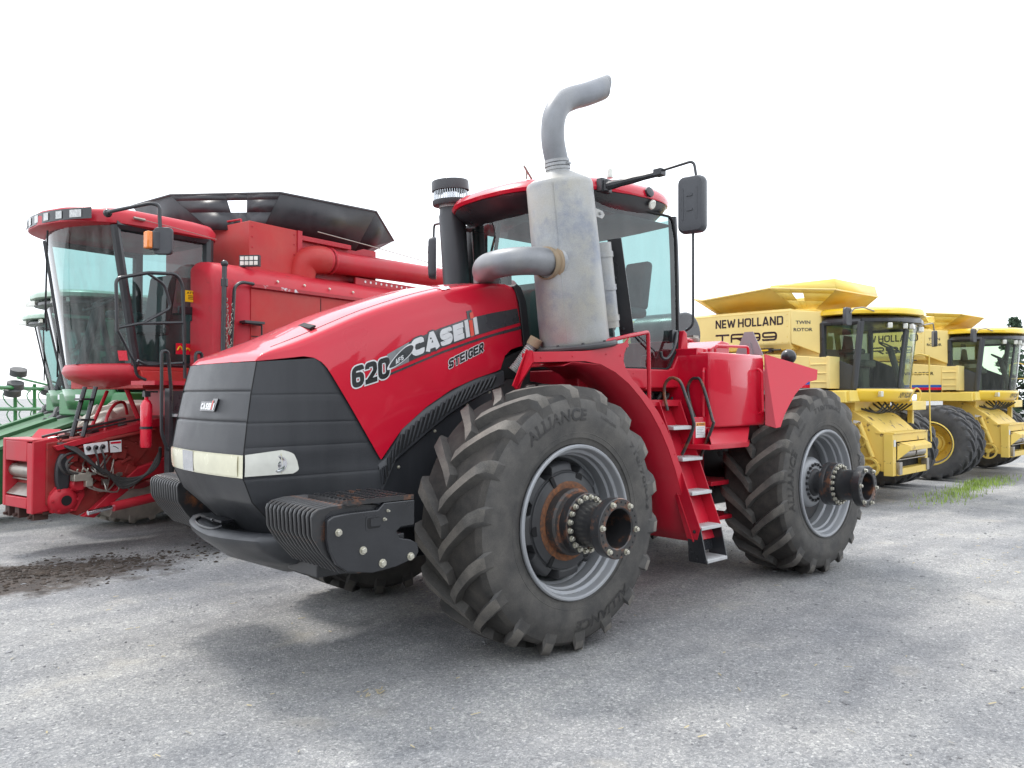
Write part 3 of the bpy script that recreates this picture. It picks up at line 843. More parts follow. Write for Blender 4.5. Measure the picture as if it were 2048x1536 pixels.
# ------------------------------------------------------------------ bumper lip, front step
bm_ = MB(); rings = []
for k in range(25):
    t = -1 + k / 12; a = abs(t)
    y = .74 * t; xf = 2.13 - .15 * a ** 2.2 - .10 * max(0, a - .85) / .15; e = 1 - .55 * max(0, a - .86) / .14
    zc = .915 + .03 * a
    rings.append([(1.62, y, zc - .01), (xf - .20, y, zc + .005), (xf - .075, y, zc + .045 * e), (xf - .03, y, zc + .035 * e), (xf, y, zc), (xf - .012, y, zc - .04 * e), (xf - .06, y, zc - .085 * e), (xf - .16 - .05 * a, y * .97, zc - .17 * e), (1.60 + .05 * a, y * .80, .60 + .16 * a * a), (1.45, y * .75, .60 + .12 * a * a)])
bm_.loft(rings); bmp = bm_.build('front_bumper', PLAST, TR, ang=50)
st = MB(); st.tube(smooth_path([(2.02, -.42, .985), (2.07, -.38, .97), (2.10, -.20, .955), (2.09, -.02, .955), (2.04, .02, .975)], 5), .010, 8)
st.bx(1.93, 2.02, -.34, -.04, .985, 1.0); st.bolt((2.02, -.19, .992), (1, 0, .3), .01, .01)
st.build('tow_loop', BLK, bmp)
# ------------------------------------------------------------------ suitcase weights: two packs of ribbed plates
PROF = [(2.055, 1.055), (2.064, 1.075), (2.072, 1.185), (2.062, 1.212), (2.03, 1.232), (1.95, 1.245), (1.80, 1.246), (1.62, 1.225), (1.56, 1.21), (1.56, .84), (1.75, .815), (1.88, .835), (2.00, .97)]
for s in (1, -1):
    core = MB(); core.prism([(lin(x, [1.5, 2.1], [1.5, 2.03]) - .02, z - .022 if z > 1 else z + .022) for x, z in PROF], 'y', s * .79, s * 1.37)
    pack = core.build('weight_pack', BLK, TR, ang=30)
    first = None
    for k in range(12):
        y0 = .775 + k * .0525
        p = MB(); p.prism(PROF, 'y', -.0135, .0135)
        if k == 0 or first is None: first = p.build('weight_plate', BLKR, pack, ang=30, bevel=.007, loc=(0, s * y0, 0))
        else:
            c = first.copy(); SC.collection.objects.link(c); c.location = (0, s * y0, 0)
    sp_ = MB()
    sp_.prism([(1.99, 1.165), (1.992, 1.06), (1.975, .985), (1.93, .90), (1.86, .848), (1.68, .815), (1.50, .83), (1.36, .865), (1.335, .90), (1.345, .955), (1.40, .985), (1.485, 1.005), (1.505, 1.05), (1.475, 1.072), (1.37, 1.075), (1.37, 1.235), (1.60, 1.235), (1.645, 1.195), (1.84, 1.195), (1.95, 1.185)], 'y', s * 1.372, s * 1.408)
    plate_ = sp_.build('weight_cover_plate', BLK, TR, ang=30, bevel=.006)
    pk = MB(); pk.cur = 0
    pk.prism(rrect(1.615, 1.735, 1.075, 1.165, .02), 'y', s * 1.4085, s * 1.4105); pk.cur = 1
    pk.prism(rrect(1.628, 1.722, 1.087, 1.153, .015), 'y', s * 1.4108, s * 1.4118); pk.cur = 0
    pk.prism(rrect(1.628, 1.70, 1.10, 1.15, .012), 'y', s * 1.412, s * 1.413)
    pk.build('hand_pocket', [BLK, VOID], plate_)
    for (x, z, r) in ((1.92, 1.089, .017), (1.752, .962, .019), (1.612, .866, .020), (1.402, .880, .019), (1.60, 1.135, .008), (1.575, 1.185, .007)):
        b_ = MB(); b_.bolt((x, s * 1.408, z), (0, s, 0), r, .020); b_.build('bolt', ZINC, plate_, ang=30)
    tp = MB()
    tp.bx(1.375, 1.86, s * .93, s * 1.405, 1.240, 1.262)
    for i in range(6):
        for j in range(9):
            tp.bx(1.405 + i * .078, 1.445 + i * .078, s * (.955 + j * .049), s * (.972 + j * .049), 1.262, 1.272)
    tp.bx(1.375, 1.86, s * 1.392, s * 1.404, 1.262, 1.270)
    tp.build('step_plate', BLKR, TR, ang=30)
    br = MB(); br.bx(1.40, 1.60, s * .62, s * 1.34, .93, 1.02); br.bx(1.40, 1.75, s * .45, s * .85, .70, .86); br.build('weight_bracket', BLK, TR, bevel=.008)
# ------------------------------------------------------------------ arch vents under the hood side, black engine side panels
AU = [(1.11, 1.40), (1.06, 1.43), (.89, 1.67), (.70, 1.80), (.52, 1.895), (.30, 2.0), (.12, 2.065), (-.06, 2.10), (-.12, 2.115)]
AL = [(1.10, 1.15), (1.06, 1.22), (.985, 1.385), (.85, 1.475), (.67, 1.60), (.49, 1.72), (.32, 1.81), (.12, 1.90), (-.12, 1.985)]
for s in (1, -1):
    am = MB()
    def av(u, v):
        q = u * (len(AU) - 1); i = min(int(q), len(AU) - 2); f = q - i
        ax_, az = AU[i][0] + (AU[i + 1][0] - AU[i][0]) * f, AU[i][1] + (AU[i + 1][1] - AU[i][1]) * f
        bx_, bz = AL[i][0] + (AL[i + 1][0] - AL[i][0]) * f, AL[i][1] + (AL[i + 1][1] - AL[i][1]) * f
        y = {0: .575, .12: .600, .88: .612, 1: .59}.get(v, .606)
        return (ax_ + (bx_ - ax_) * v, s * y, az + (bz - az) * v)
    am.grid(av, [i / 48 for i in range(49)], [0, .12, .5, .88, 1])
    arch = am.build('wheel_arch_trim', PLAST, TR, ang=45)
    rb = MB()
    for k in range(26):
        u = .06 + k * .033
        a = V(av(u, .24)); b = V(av(u + .02, .78)); n_ = V((0, s, 0)); d = (b - a).normalized(); w_ = d.cross(n_)
        for sgn, mi in ((0, 0),):
            rb.cur = 0
            rb.plate([a - w_ * .012 + n_ * .003, b - w_ * .012 + n_ * .003, b + w_ * .006 + n_ * .003, a + w_ * .006 + n_ * .003], .004)
            rb.cur = 1
            rb.tube([a + w_ * .012 + n_ * .006, (a + b) / 2 + w_ * .013 + n_ * .010, b + w_ * .012 + n_ * .006], .007, 6)
    rb.build('vent_rib', [VOID, PLAST], arch)
    ep = MB(); ep.prism([(1.12, 1.16), (.99, 1.40), (.68, 1.62), (.33, 1.83), (-.12, 2.0), (-.45, 2.2), (-.45, .9), (1.0, .9)], 'y', s * .50, s * .575)
    ep.build('engine_side_panel', PLAST, TR, ang=30)
    for (x, z) in ((.92, 1.36), (.58, 1.62), (.25, 1.82), (.02, 1.93)):
        b_ = MB(); b_.bolt((x, s * .575, z), (0, s, 0), .010, .010); b_.build('bolt', ZINC, arch, ang=30)
    fv = MB(); fv.prism([(-.02, 2.14), (-.14, 2.21), (-.33, 2.285), (-.40, 2.28), (-.40, 2.05), (-.10, 2.03)], 'y', s * .50, s * .582)
    fv.build('side_intake', VOID, TR, bevel=.01)

# ------------------------------------------------------------------ chassis, axles
ch = MB()
ch.bx(-1.55, 1.60, -.40, .40, .62, 1.30)
ch.bx(-5.0, -2.3, -.42, .42, .66, 1.35)
ch.prism([(-.4, 1.3), (1.15, 1.3), (1.15, 1.75), (.9, 2.05), (-.3, 2.05), (-1.3, 1.95), (-1.3, 1.3)], 'y', -.49, .49)
ch.build('chassis', BLK, TR, bevel=.012)
for x0 in (0, -3.925):
    ax_ = MB()
    ax_.tube([(x0, -1.18, ZC), (x0, -.75, ZC), (x0, -.45, ZC), (x0, .45, ZC), (x0, .75, ZC), (x0, 1.18, ZC)], [.19, .20, .17, .17, .20, .19], 20)
    ax_.ball((x0, 0, ZC - .05), (.36, .34, .33), 20, 12)
    ax_.build('axle', BLK if x0 == 0 else REDF, TR)
pv = MB()
pv.bx(-2.45, -1.4, -.30, .30, .55, 1.15); pv.tube([(-1.95, 0, .42), (-1.95, 0, 1.5)], .16, 18)
pv.tube(smooth_path([(-1.5, .3, 1.1), (-1.8, .42, .95), (-2.2, .40, 1.0), (-2.5, .3, 1.15)]), .03, 8); pv.tube(smooth_path([(-1.5, .2, 1.25), (-1.8, .46, 1.12), (-2.2, .38, 1.2), (-2.5, .25, 1.3)]), .025, 8)
pv.build('articulation_joint', REDF, TR, bevel=.01)
# ------------------------------------------------------------------ front fender with muffler platform
for s in (1, -1):
    OUT = [(.211, 2.225), (-.36, 2.252), (-.70, 2.305), (-.86, 2.345), (-.905, 2.385), (-.885, 2.32), (-.845, 2.25), (-.835, 2.19), (-.865, 2.12), (-.956, 2.031), (-1.08, 1.945), (-1.194, 1.861), (-1.31, 1.755), (-1.408, 1.64), (-1.51, 1.49), (-1.592, 1.322), (-1.675, 1.16), (-1.744, .995), (-1.81, .78), (-1.862, .565)]
    INN = [(-1.812, .565), (-1.765, .68), (-1.72, .80), (-1.64, 1.03), (-1.554, 1.234), (-1.45, 1.43), (-1.335, 1.598), (-1.20, 1.755), (-1.057, 1.883), (-.90, 2.0), (-.728, 2.09), (-.55, 2.15), (-.36, 2.172), (.211, 2.146)]
    fd = MB(); fd.prism(OUT + INN, 'y', s * 1.288, s * 1.304)
    fender = fd.build('front_fender', REDF, TR, ang=30, bevel=.003)
    fs = MB()
    sheet = INN[:-2] + [(-.22, 2.163), (-.12, 2.13)]
    fs.loft([[(x, s * 1.296, z), (x, s * .66, z)] for x, z in sheet], close=False)
    fs.build('fender_liner', REDF, fender, ang=40, solid=.006)
    fb_ = MB()
    fb_.plate([(.045, s * 1.05, 2.262), (.195, s * 1.05, 1.975), (.135, s * 1.05, 1.925), (-.02, s * 1.05, 2.235)], .012)
    fb_.plate([(.03, s * 1.04, 2.255), (.150, s * 1.04, 1.935), (.20, s * 1.285, 2.146), (.208, s * 1.285, 2.235)], .010)
    fb_.bolt((.158, s * 1.058, 1.958), (0, s, 0), .010, .010)
    fb_.build('fender_bracket', REDF, fender)
    pf = MB(); pf.prism([(.03, 2.20), (.03, 2.232), (-.36, 2.254), (-.70, 2.308), (-.92, 2.345), (-.92, 2.31), (-.70, 2.27), (-.36, 2.22)], 'y', s * .98, s * 1.287)
    pf.build('fender_platform', REDF, fender, ang=30)
    rl = MB()
    rl.tube(round_path([(-.60, s * 1.27, 2.335), (-.95, s * 1.25, 2.405), (-1.335, s * 1.17, 2.465), (-1.35, s * 1.17, 2.03), (-1.35, s * 1.17, 1.86)], .03), .018, 10)
    rl.build('fender_rail', REDF, fender)
    bl = MB()
    for (x, z) in ((-.78, 2.235), (-.60, 2.24), (-.95, 2.09), (-1.12, 1.965), (-1.36, 1.66), (-1.53, 1.38), (-1.66, 1.12), (-1.80, .72), (.15, 2.19), (-.2, 2.21)):
        bl.bolt((x - .012, s * 1.304, z - .004), (0, s, 0), .006, .005)
    bl.build('rivet', REDF, fender)
# ------------------------------------------------------------------ exhaust: tilted canister, inlet elbow, curved stack
B = V((-.565, 1.0, 2.335)); T = V((-.375, 1.0, 3.655)); AXM = (T - B).normalized(); Lm = (T - B).length
mf = MB()
mf.disc([(0, .288), (.012, .292), (Lm - .03, .275), (Lm - .008, .270), (Lm + .004, .262)], B, AXM, 64)
muf = mf.build('exhaust_canister', GALV, TR, ang=40)
e1 = V((0, 1, 0)); e2 = AXM.cross(e1)
sm_ = MB()
for a in (rad(55), rad(20)):
    pass
q = [B + AXM * h + (e1 * cos(rad(58)) - e2 * sin(rad(58)) * 1) * (.2905 - .013 * h / Lm) for h in (0.02, Lm * .5, Lm - .03)]
sm_.tube(q, .0035, 6)
for h in (.30, Lm - .10):
    pass
sm_.build('weld_seam', GALV, muf)
cn = MB()
cn.lathe([(Lm - .002, .262), (Lm + .02, .235), (Lm + .07, .14), (Lm + .085, .115), (Lm + .085, .098), (Lm + .20, .094)], B, AXM, 48)
cn.build('canister_cone', GALV, muf, ang=40)
fl_ = MB(); fl_.disc([(-.045, .345), (-.03, .355), (-.014, .355), (0, .345)], B, AXM, 56)
for k in range(10):
    a = 2 * pi * k / 10; fl_.bolt(B + (e1 * cos(a) + e2 * sin(a)) * .328, AXM, .012, .012)
fl_.build('canister_flange', CAST, muf, ang=30)
so = T + AXM * .19
sk = MB()
pth = smooth_path([so + V((0.0, 0, -.02)), (-.305, 1.0, 3.97), (-.300, 1.0, 4.10), (-.325, 1.0, 4.215), (-.40, 1.0, 4.32), (-.53, 1.0, 4.40), (-.70, 1.0, 4.475), (-.93, 1.0, 4.590)], 6)
npt = len(pth)
sk.tube(pth, .094, 28, cap=False)
# the mouth is cut upright: shear the last ring, then the bore
def cut(p):   # the mouth is cut off upright
    d0 = (pth[-1] - pth[-2]).normalized(); t = (-.925 - .26 * (p[2] - 4.59) - p[0]) / (d0.x + .26 * d0.z)
    return (p[0] + d0.x * t, p[1], p[2] + d0.z * t)
sk.v = [p if i < (npt - 1) * 28 else cut(p) for i, p in enumerate(sk.v)]
stack = sk.build('exhaust_stack', PIPEM, TR, ang=40, solid=.006)
cl = MB()
for h, r in ((.115, .104), (.145, .107), (.175, .104)):
    cl.lathe([(h - .011, r - .006), (h - .011, r), (h + .011, r), (h + .011, r - .006)], T, AXM, 36)
cl.bolt(T + AXM * .145 + V((0, .112, 0)), (-1, .2, 0), .009, .03)
cl.build('pipe_clamp', GALV, stack)
el = MB()
pe = smooth_path([(-.34, 1.03, 2.985), (-.16, 1.04, 2.975), (-.06, 1.03, 2.97), (.03, .985, 2.965), (.085, .90, 2.962), (.10, .80, 2.96), (.06, .62, 2.96), (-.02, .48, 2.955), (-.10, .40, 2.92), (-.14, .36, 2.75)], 6)
el.tube(pe, .112, 28)
inl = el.build('exhaust_inlet_pipe', PIPEM, TR, ang=40)
cr = MB()
d_ = (V((-.10, 1.04, 2.955)) - V((-.34, 1.03, 2.985))).normalized()
cr.lathe([(-.10, .16), (-.02, .158), (0, .150), (.005, .135), (.045, .132), (.05, .119), (.0, .119)], V((-.22, 1.035, 2.97)), d_, 40)
cr.build('inlet_collar', TANM, inl, ang=40)
cr = MB(); cr.lathe([(-.12, .172), (-.03, .170), (-.018, .160), (-.018, .14)], V((-.22, 1.035, 2.97)), d_, 40); cr.build('collar_ring', GALV, inl, ang=40)
dv = MB()   # second can and black heat shield behind the canister
dv.tube([(-1.07, .93, 2.50), (-.955, .93, 3.24)], .105, 24)
for h in (.06, .33, .62):
    dv.lathe([(h, .108), (h, .113), (h + .05, .113), (h + .05, .108)], (-1.07, .93, 2.50), (.115, 0, .74), 30)
dv.build('filter_can', GALV, TR, ang=35)
hs = MB(); hs.plate([(-1.085, .915, 3.29), (-1.135, 1.03, 3.30), (-1.315, 1.03, 2.47), (-1.26, .915, 2.44)], .018)
for (x, z) in ((-1.155, 2.95), (-1.265, 2.50)): hs.bolt((x + .012, .955, z), (1, .3, .1), .013, .012)
hs.build('heat_shield', BLK, TR, bevel=.004)
bk = MB(); bk.plate([(-.80, .98, 3.53), (-.98, .94, 3.53), (-1.01, .94, 3.50), (-.98, .94, 3.46), (-.80, .98, 3.46)], .012)
bk.bolt((-.93, .965, 3.495), (0, 1, 0), .012, .01); bk.build('strap_bracket', GALV, TR)
fx = MB(); pth = smooth_path([(-.12, .72, 2.10), (-.16, .76, 2.17), (-.19, .81, 2.25), (-.22, .86, 2.33)], 12)
fx.tube(pth, [.042 + .006 * (i % 2) for i in range(len(pth))], 16)
flx = fx.build('flex_pipe', GALV, TR)
fx = MB(); fx.tube([(-.213, .85, 2.31), (-.233, .88, 2.37)], .056, 18); fx.build('pipe_collar', TANM, flx)
# ------------------------------------------------------------------ air intake on the far side of the hood
it = MB(); IX, IY = -.73, -.80
lean = V((.085, 0, 1)).normalized()
ib = V((IX - .05, IY, 2.48))
it.disc([(0, .135), (1.25, .135), (1.27, .128), (1.33, .120), (1.36, .118)], ib, lean, 36)
intake = it.build('air_intake', PLAST, TR, ang=35)
cp = MB(); cp.lathe([(1.355, .12), (1.355, .184), (1.37, .190), (1.405, .190), (1.405, .182)], ib, lean, 40)
cp.lathe([(1.50, .182), (1.50, .190), (1.585, .190), (1.60, .182), (1.603, .10), (1.603, .001)], ib, lean, 40)
cp.build('intake_cap', PLAST, intake, ang=35)
vn = MB()
e3 = lean.cross(V((0, 1, 0)))
for k in range(44):
    a = 2 * pi * k / 44; p = ib + (V((0, 1, 0)) * cos(a) + e3 * sin(a)) * .170
    vn.tube([p + lean * 1.40, p + lean * 1.51], .0045, 4)
vn.lathe([(1.40, .09), (1.51, .09)], ib, lean, 24)
vn.build('intake_vanes', CHROME, intake, ang=60)
cb = MB(); cb.lathe([(1.33, .124), (1.33, .129), (1.355, .129), (1.355, .124)], ib, lean, 36); cb.build('intake_band', GALV, intake)
# ------------------------------------------------------------------ cab
CABB = [(-.78, 0), (-.80, .30), (-.90, .62), (-1.02, .80), (-1.08, .84), (-1.5, .90), (-2.16, .88), (-2.22, .85), (-2.26, .5), (-2.27, 0)]
def cab_pt(i, z):
    x, y = CABB[i]
    t = (z - 2.15) / 1.5
    fx_ = .13 * t if i < 5 else (.04 * t if i == 5 else .0)
    if i >= 6: fx_ = .05 * max(0, t - .9)
    return (x + fx_, y * (1 - .035 * t), z)
gl_ = MB()
def wall(mb, idx, zs, s=1):
    mb.add([(lambda p: (p[0], s * p[1], p[2]))(cab_pt(i, z)) for z in zs for i in idx], [(k * len(idx) + j, k * len(idx) + j + 1, (k + 1) * len(idx) + j + 1, (k + 1) * len(idx) + j) for k in range(len(zs) - 1) for j in range(len(idx) - 1)])
ws = MB(); wall(ws, [0, 1, 2, 3], [2.15, 2.6, 3.2, 3.68]); wall(ws, [0, 1, 2, 3], [2.15, 2.6, 3.2, 3.68], -1)
ws.build('windshield', GLASS, TR, ang=60)
rw = MB(); wall(rw, [7, 8, 9], [2.45, 3.66]); wall(rw, [7, 8, 9], [2.45, 3.66], -1); rw.build('rear_window', GLASS, TR, ang=60)
for s in (1, -1):
    def sp3(x, z, o=0.): 
        t = (z - 2.15) / 1.5
        return (x, s * (lin(x, [-2.25, -2.16, -1.5, -1.0], [.855, .885, .905, .86]) * (1 - .035 * t) + o), z)
    dg = MB()
    DP = [(-.98, 3.66), (-2.12, 3.66), (-2.185, 3.45), (-2.20, 2.50), (-2.17, 2.38), (-2.03, 2.18), (-1.98, 2.155), (-1.30, 2.15), (-1.12, 2.3), (-1.02, 3.0)]
    dg.add([sp3(x, z) for x, z in DP], [list(range(len(DP)))])
    door = dg.build('door', GLASS, TR, ang=80)
    ds = MB(); ds.tube([sp3(x, z, .004) for x, z in round_path([(x, z, 0) for x, z in DP], .05) and [(p.x, p.y) for p in round_path([(x, z, 0) for x, z in DP + DP[:1]], .06)]], .013, 8)
    ds.build('door_seal', VOID, door)
    if s > 0:
        hd = MB()
        hd.tube(smooth_path([sp3(-2.10, 2.52, .05), sp3(-2.02, 2.36, .07), sp3(-1.93, 2.26, .06), sp3(-1.86, 2.26, .045), sp3(-1.84, 2.32, .04)], 5), .016, 8)
        hd.box(sp3(-2.08, 2.48, .025), (.09, .04, .12)); hd.build('door_handle', BLK, door, bevel=.006)
        wi = MB(); wi.tube([sp3(-1.28, 2.60, .02), sp3(-1.78, 2.32, .02)], .010, 6); wi.build('gas_strut', BLK, door)
    pl = MB()
    pl.tube([sp3(-1.055, 2.15), sp3(-1.02, 2.6), sp3(-.985, 3.2), sp3(-.95, 3.68)], .042, 10)
    pl.build('front_pillar', BLK, TR)
    pl = MB(); pl.tube([sp3(-2.235, 2.15, -.03), sp3(-2.235, 2.5, -.03), sp3(-2.225, 3.3, -.03), sp3(-2.19, 3.68, -.03)], .045, 10)
    pl.build('rear_pillar', BLK, TR)
fp = MB(); fp.bx(-1.10, -.88, -.90, -.74, 2.1, 3.66); fp.bolt((-.879, -.80, 2.98), (1, 0, 0), .014, .01); fp.bolt((-.879, -.80, 2.92), (1, 0, 0), .014, .01); fp.build('intake_bracket', BLK, TR, bevel=.01)
lowc = MB()   # red sill and floor of the cab
for s in (1, -1):
    lowc.prism([(-1.20, 2.15), (-1.98, 2.15), (-2.05, 2.17), (-2.19, 2.37), (-2.235, 2.55), (-2.285, 2.52), (-2.31, 2.25), (-2.31, 1.98), (-1.25, 1.96)], 'y', s * .83, s * .925)
lowc.bx(-2.30, -.80, -.82, .82, 1.94, 2.13)
lowc.prism([(-2.31, 2.13), (-2.31, 2.45), (-2.22, 2.45), (-2.22, 2.13)], 'y', -.80, .80)
lowc.build('cab_floor', REDF, TR, bevel=.015, seg=3)
# roof
def roof_ring(z, gr, xf, xr, w, k=48):
    pts = []
    for i in range(k):
        a = 2 * pi * i / k; c, sn = cos(a), sin(a)
        ex = 2 / 3.2
        X = abs(c) ** ex * (1 if c > 0 else -1); Y = abs(sn) ** ex * (1 if sn > 0 else -1)
        cx_, hx_ = (xf + xr) / 2, (xf - xr) / 2
        bow = .16 * (1 - min(1, abs(Y)) ** 2) if c > 0 else 0
        pts.append((cx_ + X * (hx_ - .16 * (c > 0)) + bow * max(0, c) ** .5, Y * w * (1 - .05 * (X > 0) * abs(X)), z + gr * (X + .2)))
    return pts
rf = MB()
rf.cur = 0
S = -.035
rf.loft([roof_ring(z, S, xf, xr, w) for z, xf, xr, w in ((3.60, -.66, -2.22, .80), (3.635, -.58, -2.26, .86), (3.70, -.45, -2.32, .92), (3.745, -.40, -2.35, .945))])
rf.cur = 1
rf.loft([roof_ring(z, S, xf, xr, w) for z, xf, xr, w in ((3.748, -.385, -2.36, .955), (3.775, -.365, -2.375, .965), (3.83, -.40, -2.36, .95), (3.875, -.50, -2.30, .90), (3.91, -.68, -2.20, .80), (3.935, -.95, -2.0, .6), (3.945, -1.2, -1.8, .3))])
roof = rf.build('cab_roof', [BLK, RED], TR, ang=45)
rm = MB(); rm.prism(rrect(-1.88, -1.72, .80, .86, .02), 'z', 3.585, 3.600)
wl = MB(); wl.disc([(0, .045), (.012, .045), (.02, .035)], (-1.70, .935, 3.705), (0, 1, -.4), 20); wl.build('work_lamp', LENSC, roof)
wl = MB(); wl.disc([(0, .05), (.02, .048), (.025, .03)], (-1.62, .962, 3.80), (.1, 1, .25), 20); wl.build('roof_marker', BLK, roof)
be = MB(); be.disc([(0, .028), (.01, .03), (.075, .026), (.09, .012)], (-1.10, .93, 3.845), (0, 0, 1), 16); be.build('beacon', LENSC, roof)
for y in (.35,):
    hk = MB(); hk.tube(round_path([(-.55 - .1 * (y > 0), y + .04, 3.86), (-.55, y + .04, 3.965), (-.66, y - .04, 3.965), (-.66, y - .04, 3.88)], .02), .010, 8); hk.build('lifting_eye', STEELW, roof)
# mirrors
mr = MB()
mr.bx(-1.09, -.95, .90, .965, 3.70, 3.82); mr.tube([(-1.0, .97, 3.70), (-1.0, .97, 3.80)], .032, 10)
mr.tube(smooth_path([(-1.0, .98, 3.745), (-1.06, 1.15, 3.765), (-1.12, 1.45, 3.785)], 4), [.040] * 3 + [.034] * 3 + [.028] * 3, 10)
mr.bx(-1.16, -1.08, 1.42, 1.50, 3.76, 3.82)
mr.tube(round_path([(-1.12, 1.44, 3.80), (-1.20, 1.75, 3.845), (-1.20, 1.775, 3.70)], .05), .012, 10)
mr.build('mirror_arm', BLK, TR, bevel=.006)
mr = MB(); mr.tube(round_path([(-1.195, 1.745, 3.25), (-1.20, 1.74, 2.48), (-1.21, 1.66, 2.44), (-1.26, 1.64, 2.46)], .05), .011, 8)
mr.build('mirror_stay', BLK, TR)
def mirror_shell(s, c, w, h, tilt, name='mirror'):
    m_ = MB()
    M = Matrix.Rotation(tilt, 3, 'Z')
    def P(u, v, d): return V(c) + M @ V((d, s * u, v))
    prof = rrect(-w / 2, w / 2, -h / 2, h / 2, .055, 5)
    rings = []
    for d, k in ((-.03, .90), (-.028, .98), (-.01, 1.0), (.03, .97), (.055, .86), (.062, .6)):
        rings.append([P(u * k, v * (1 - (1 - k) * .5), d) for u, v in prof])
    m_.loft(rings)
    for v in (.07, -.05): m_.box(P(0, v, .063), (.012, .05, .018), M)
    for u in (-.06, .06): m_.box(P(u, 0, .058), (.014, .012, .26), M)
    o = m_.build(name, MIRG, TR, ang=40)
    g = MB(); g.add([P(u * .88, v * .94, -.0315) for u, v in prof], [list(range(len(prof)))]); g.build('mirror_glass', CHROME, o)
mirror_shell(1, (-1.165, 1.76, 3.47), .235, .47, rad(12))
mirror_shell(-1, (-1.165, -1.76, 3.47), .235, .47, rad(-38))
mr = MB(); mr.tube(round_path([(-1.0, -.90, 3.74), (-1.10, -1.5, 3.83), (-1.17, -1.76, 3.86), (-1.17, -1.77, 3.66)], .05), .014, 8); mr.build('mirror_arm', BLK, TR)
# cab interior
se = MB(); se.box((-1.75, 0, 2.52), (.50, .52, .14)); se.box((-2.0, 0, 2.92), (.15, .50, .72), Matrix.Rotation(rad(-8), 3, 'Y')); se.box((-2.04, 0, 3.34), (.10, .26, .16)); se.bx(-1.9, -1.6, -.2, .2, 2.13, 2.46)
se.build('seat', SEATM, TR, bevel=.05, seg=3)
se = MB(); se.box((-1.72, .34, 2.72), (.42, .09, .07)); se.box((-1.72, -.36, 2.74), (.5, .16, .10)); se.box((-1.55, -.40, 2.92), (.06, .10, .26)); se.build('armrest', INTER, TR, bevel=.02)
se = MB(); se.box((-1.80, .50, 2.72), (.42, .30, .10)); se.box((-2.02, .50, 3.0), (.10, .30, .50), Matrix.Rotation(rad(-10), 3, 'Y')); se.build('passenger_seat', SEATM, TR, bevel=.04)
sw = MB(); M_ = Matrix.Rotation(rad(35), 3, 'Y')
sw.tube([V((-1.28, 0, 2.86)) + M_ @ V((.19 * cos(a), .19 * sin(a), 0)) for a in [2 * pi * i / 28 for i in range(28)]], .014, 8, closed=True)
sw.tube([(-1.28, 0, 2.86), (-1.12, 0, 2.2)], .04, 10); sw.tube([V((-1.28, 0, 2.86)) + M_ @ V((0, -.19, 0)), V((-1.28, 0, 2.86)) + M_ @ V((0, .19, 0))], .012, 6)
sw.build('steering_wheel', INTER, TR)
fw = MB(); fw.prism([(-1.02, .80), (-.90, .60), (-.82, .30), (-.80, 0), (-.82, -.30), (-.90, -.60), (-1.02, -.80)], 'z', 2.13, 2.95); fw.build('firewall', surf('green_grey_trim', (.10, .12, .115), .6, var=.15), TR, bevel=.02)
dc = MB(); dc.box((-1.05, -.1, 2.42), (.20, .62, .34)); dc.bx(-1.16, -.92, .25, .55, 2.13, 2.5); dc.box((-1.22, -.62, 3.0), (.05, .22, .32)); dc.box((-1.25, -.62, 3.32), (.05, .20, .18)); dc.build('dashboard', INTER, TR, bevel=.03)
wp = MB(); wp.tube([(-.70, -.10, 3.60), (-.74, -.35, 3.1), (-.78, -.50, 2.75)], .012, 6); wp.tube([(-.72, -.12, 3.60), (-.76, -.25, 3.2)], .02, 6); wp.tube([(-.745, -.30, 3.25), (-.77, -.62, 2.9)], .008, 6); wp.build('wiper', BLK, TR)
hl = MB(); hl.grid(lambda u, v: (-.75 - 1.45 * u, -.80 + 1.6 * v, 3.595 - .02 * sin(pi * v)), [0, .5, 1], [0, .25, .5, .75, 1]); hl.build('headliner', INTERG, TR, solid=.01)
# hoses behind the sill, battery bay
bb = MB(); bb.bx(-2.25, -1.30, -.5, .78, 1.76, 1.95); bb.build('service_bay', VOID, TR)
hz_ = MB()
for i in range(7):
    y = .80 + .01 * (i % 3); x = -1.42 - i * .115
    hz_.tube(smooth_path([(x, .78, 1.80), (x - .02, y + .05, 1.87), (x - .07, y + .03, 1.92), (x - .1, .78, 1.90)], 4), .014, 6)
hz_.build('hydraulic_hoses', HOSE, TR)
# ------------------------------------------------------------------ ladder
ld = MB()
ld.plate([(-1.74, .93, 1.80), (-2.09, .93, 1.80), (-2.09, 1.43, .60), (-1.74, 1.43, .60)], .014)
for x in (-1.752, -2.078):
    ld.plate([(x, .93, 1.84), (x, 1.06, 1.84), (x, 1.50, .72), (x, 1.47, .62), (x, 1.36, .62)], .010)
ld.bx(-2.12, -1.45, .88, 1.04, 1.80, 1.86)
ladder = ld.build('ladder', REDF, TR, bevel=.003, loc=(.10, 0, 0))
for (y, z) in ((1.135, 1.615), (1.235, 1.335), (1.335, 1.035), (1.435, .735)):
    tr_ = MB(); tr_.bx(-2.07, -1.76, y - .10, y + .075, z - .030, z)
    for i in range(9): tr_.bx(-2.05 + i * .032, -2.034 + i * .032, y - .09, y + .065, z, z + .006)
    tr_.build('tread', ALU, ladder, bevel=.004)
ls = MB()
for x in (-1.755, -2.075): ls.plate([(x, 1.36, .72), (x, 1.50, .72), (x, 1.57, .42), (x, 1.38, .42)], .012)
ls.plate([(-1.76, 1.375, .70), (-2.07, 1.375, .70), (-2.07, 1.42, .50), (-1.76, 1.42, .50)], .006)
for (y, z) in ((1.44, .69), (1.47, .45), (1.56, .44)): ls.bolt((-1.748, y, z), (1, 0, 0), .012, .012)
lws = ls.build('drop_step', BLK, ladder)
tr_ = MB(); tr_.bx(-2.068, -1.762, 1.37, 1.57, .425, .455)
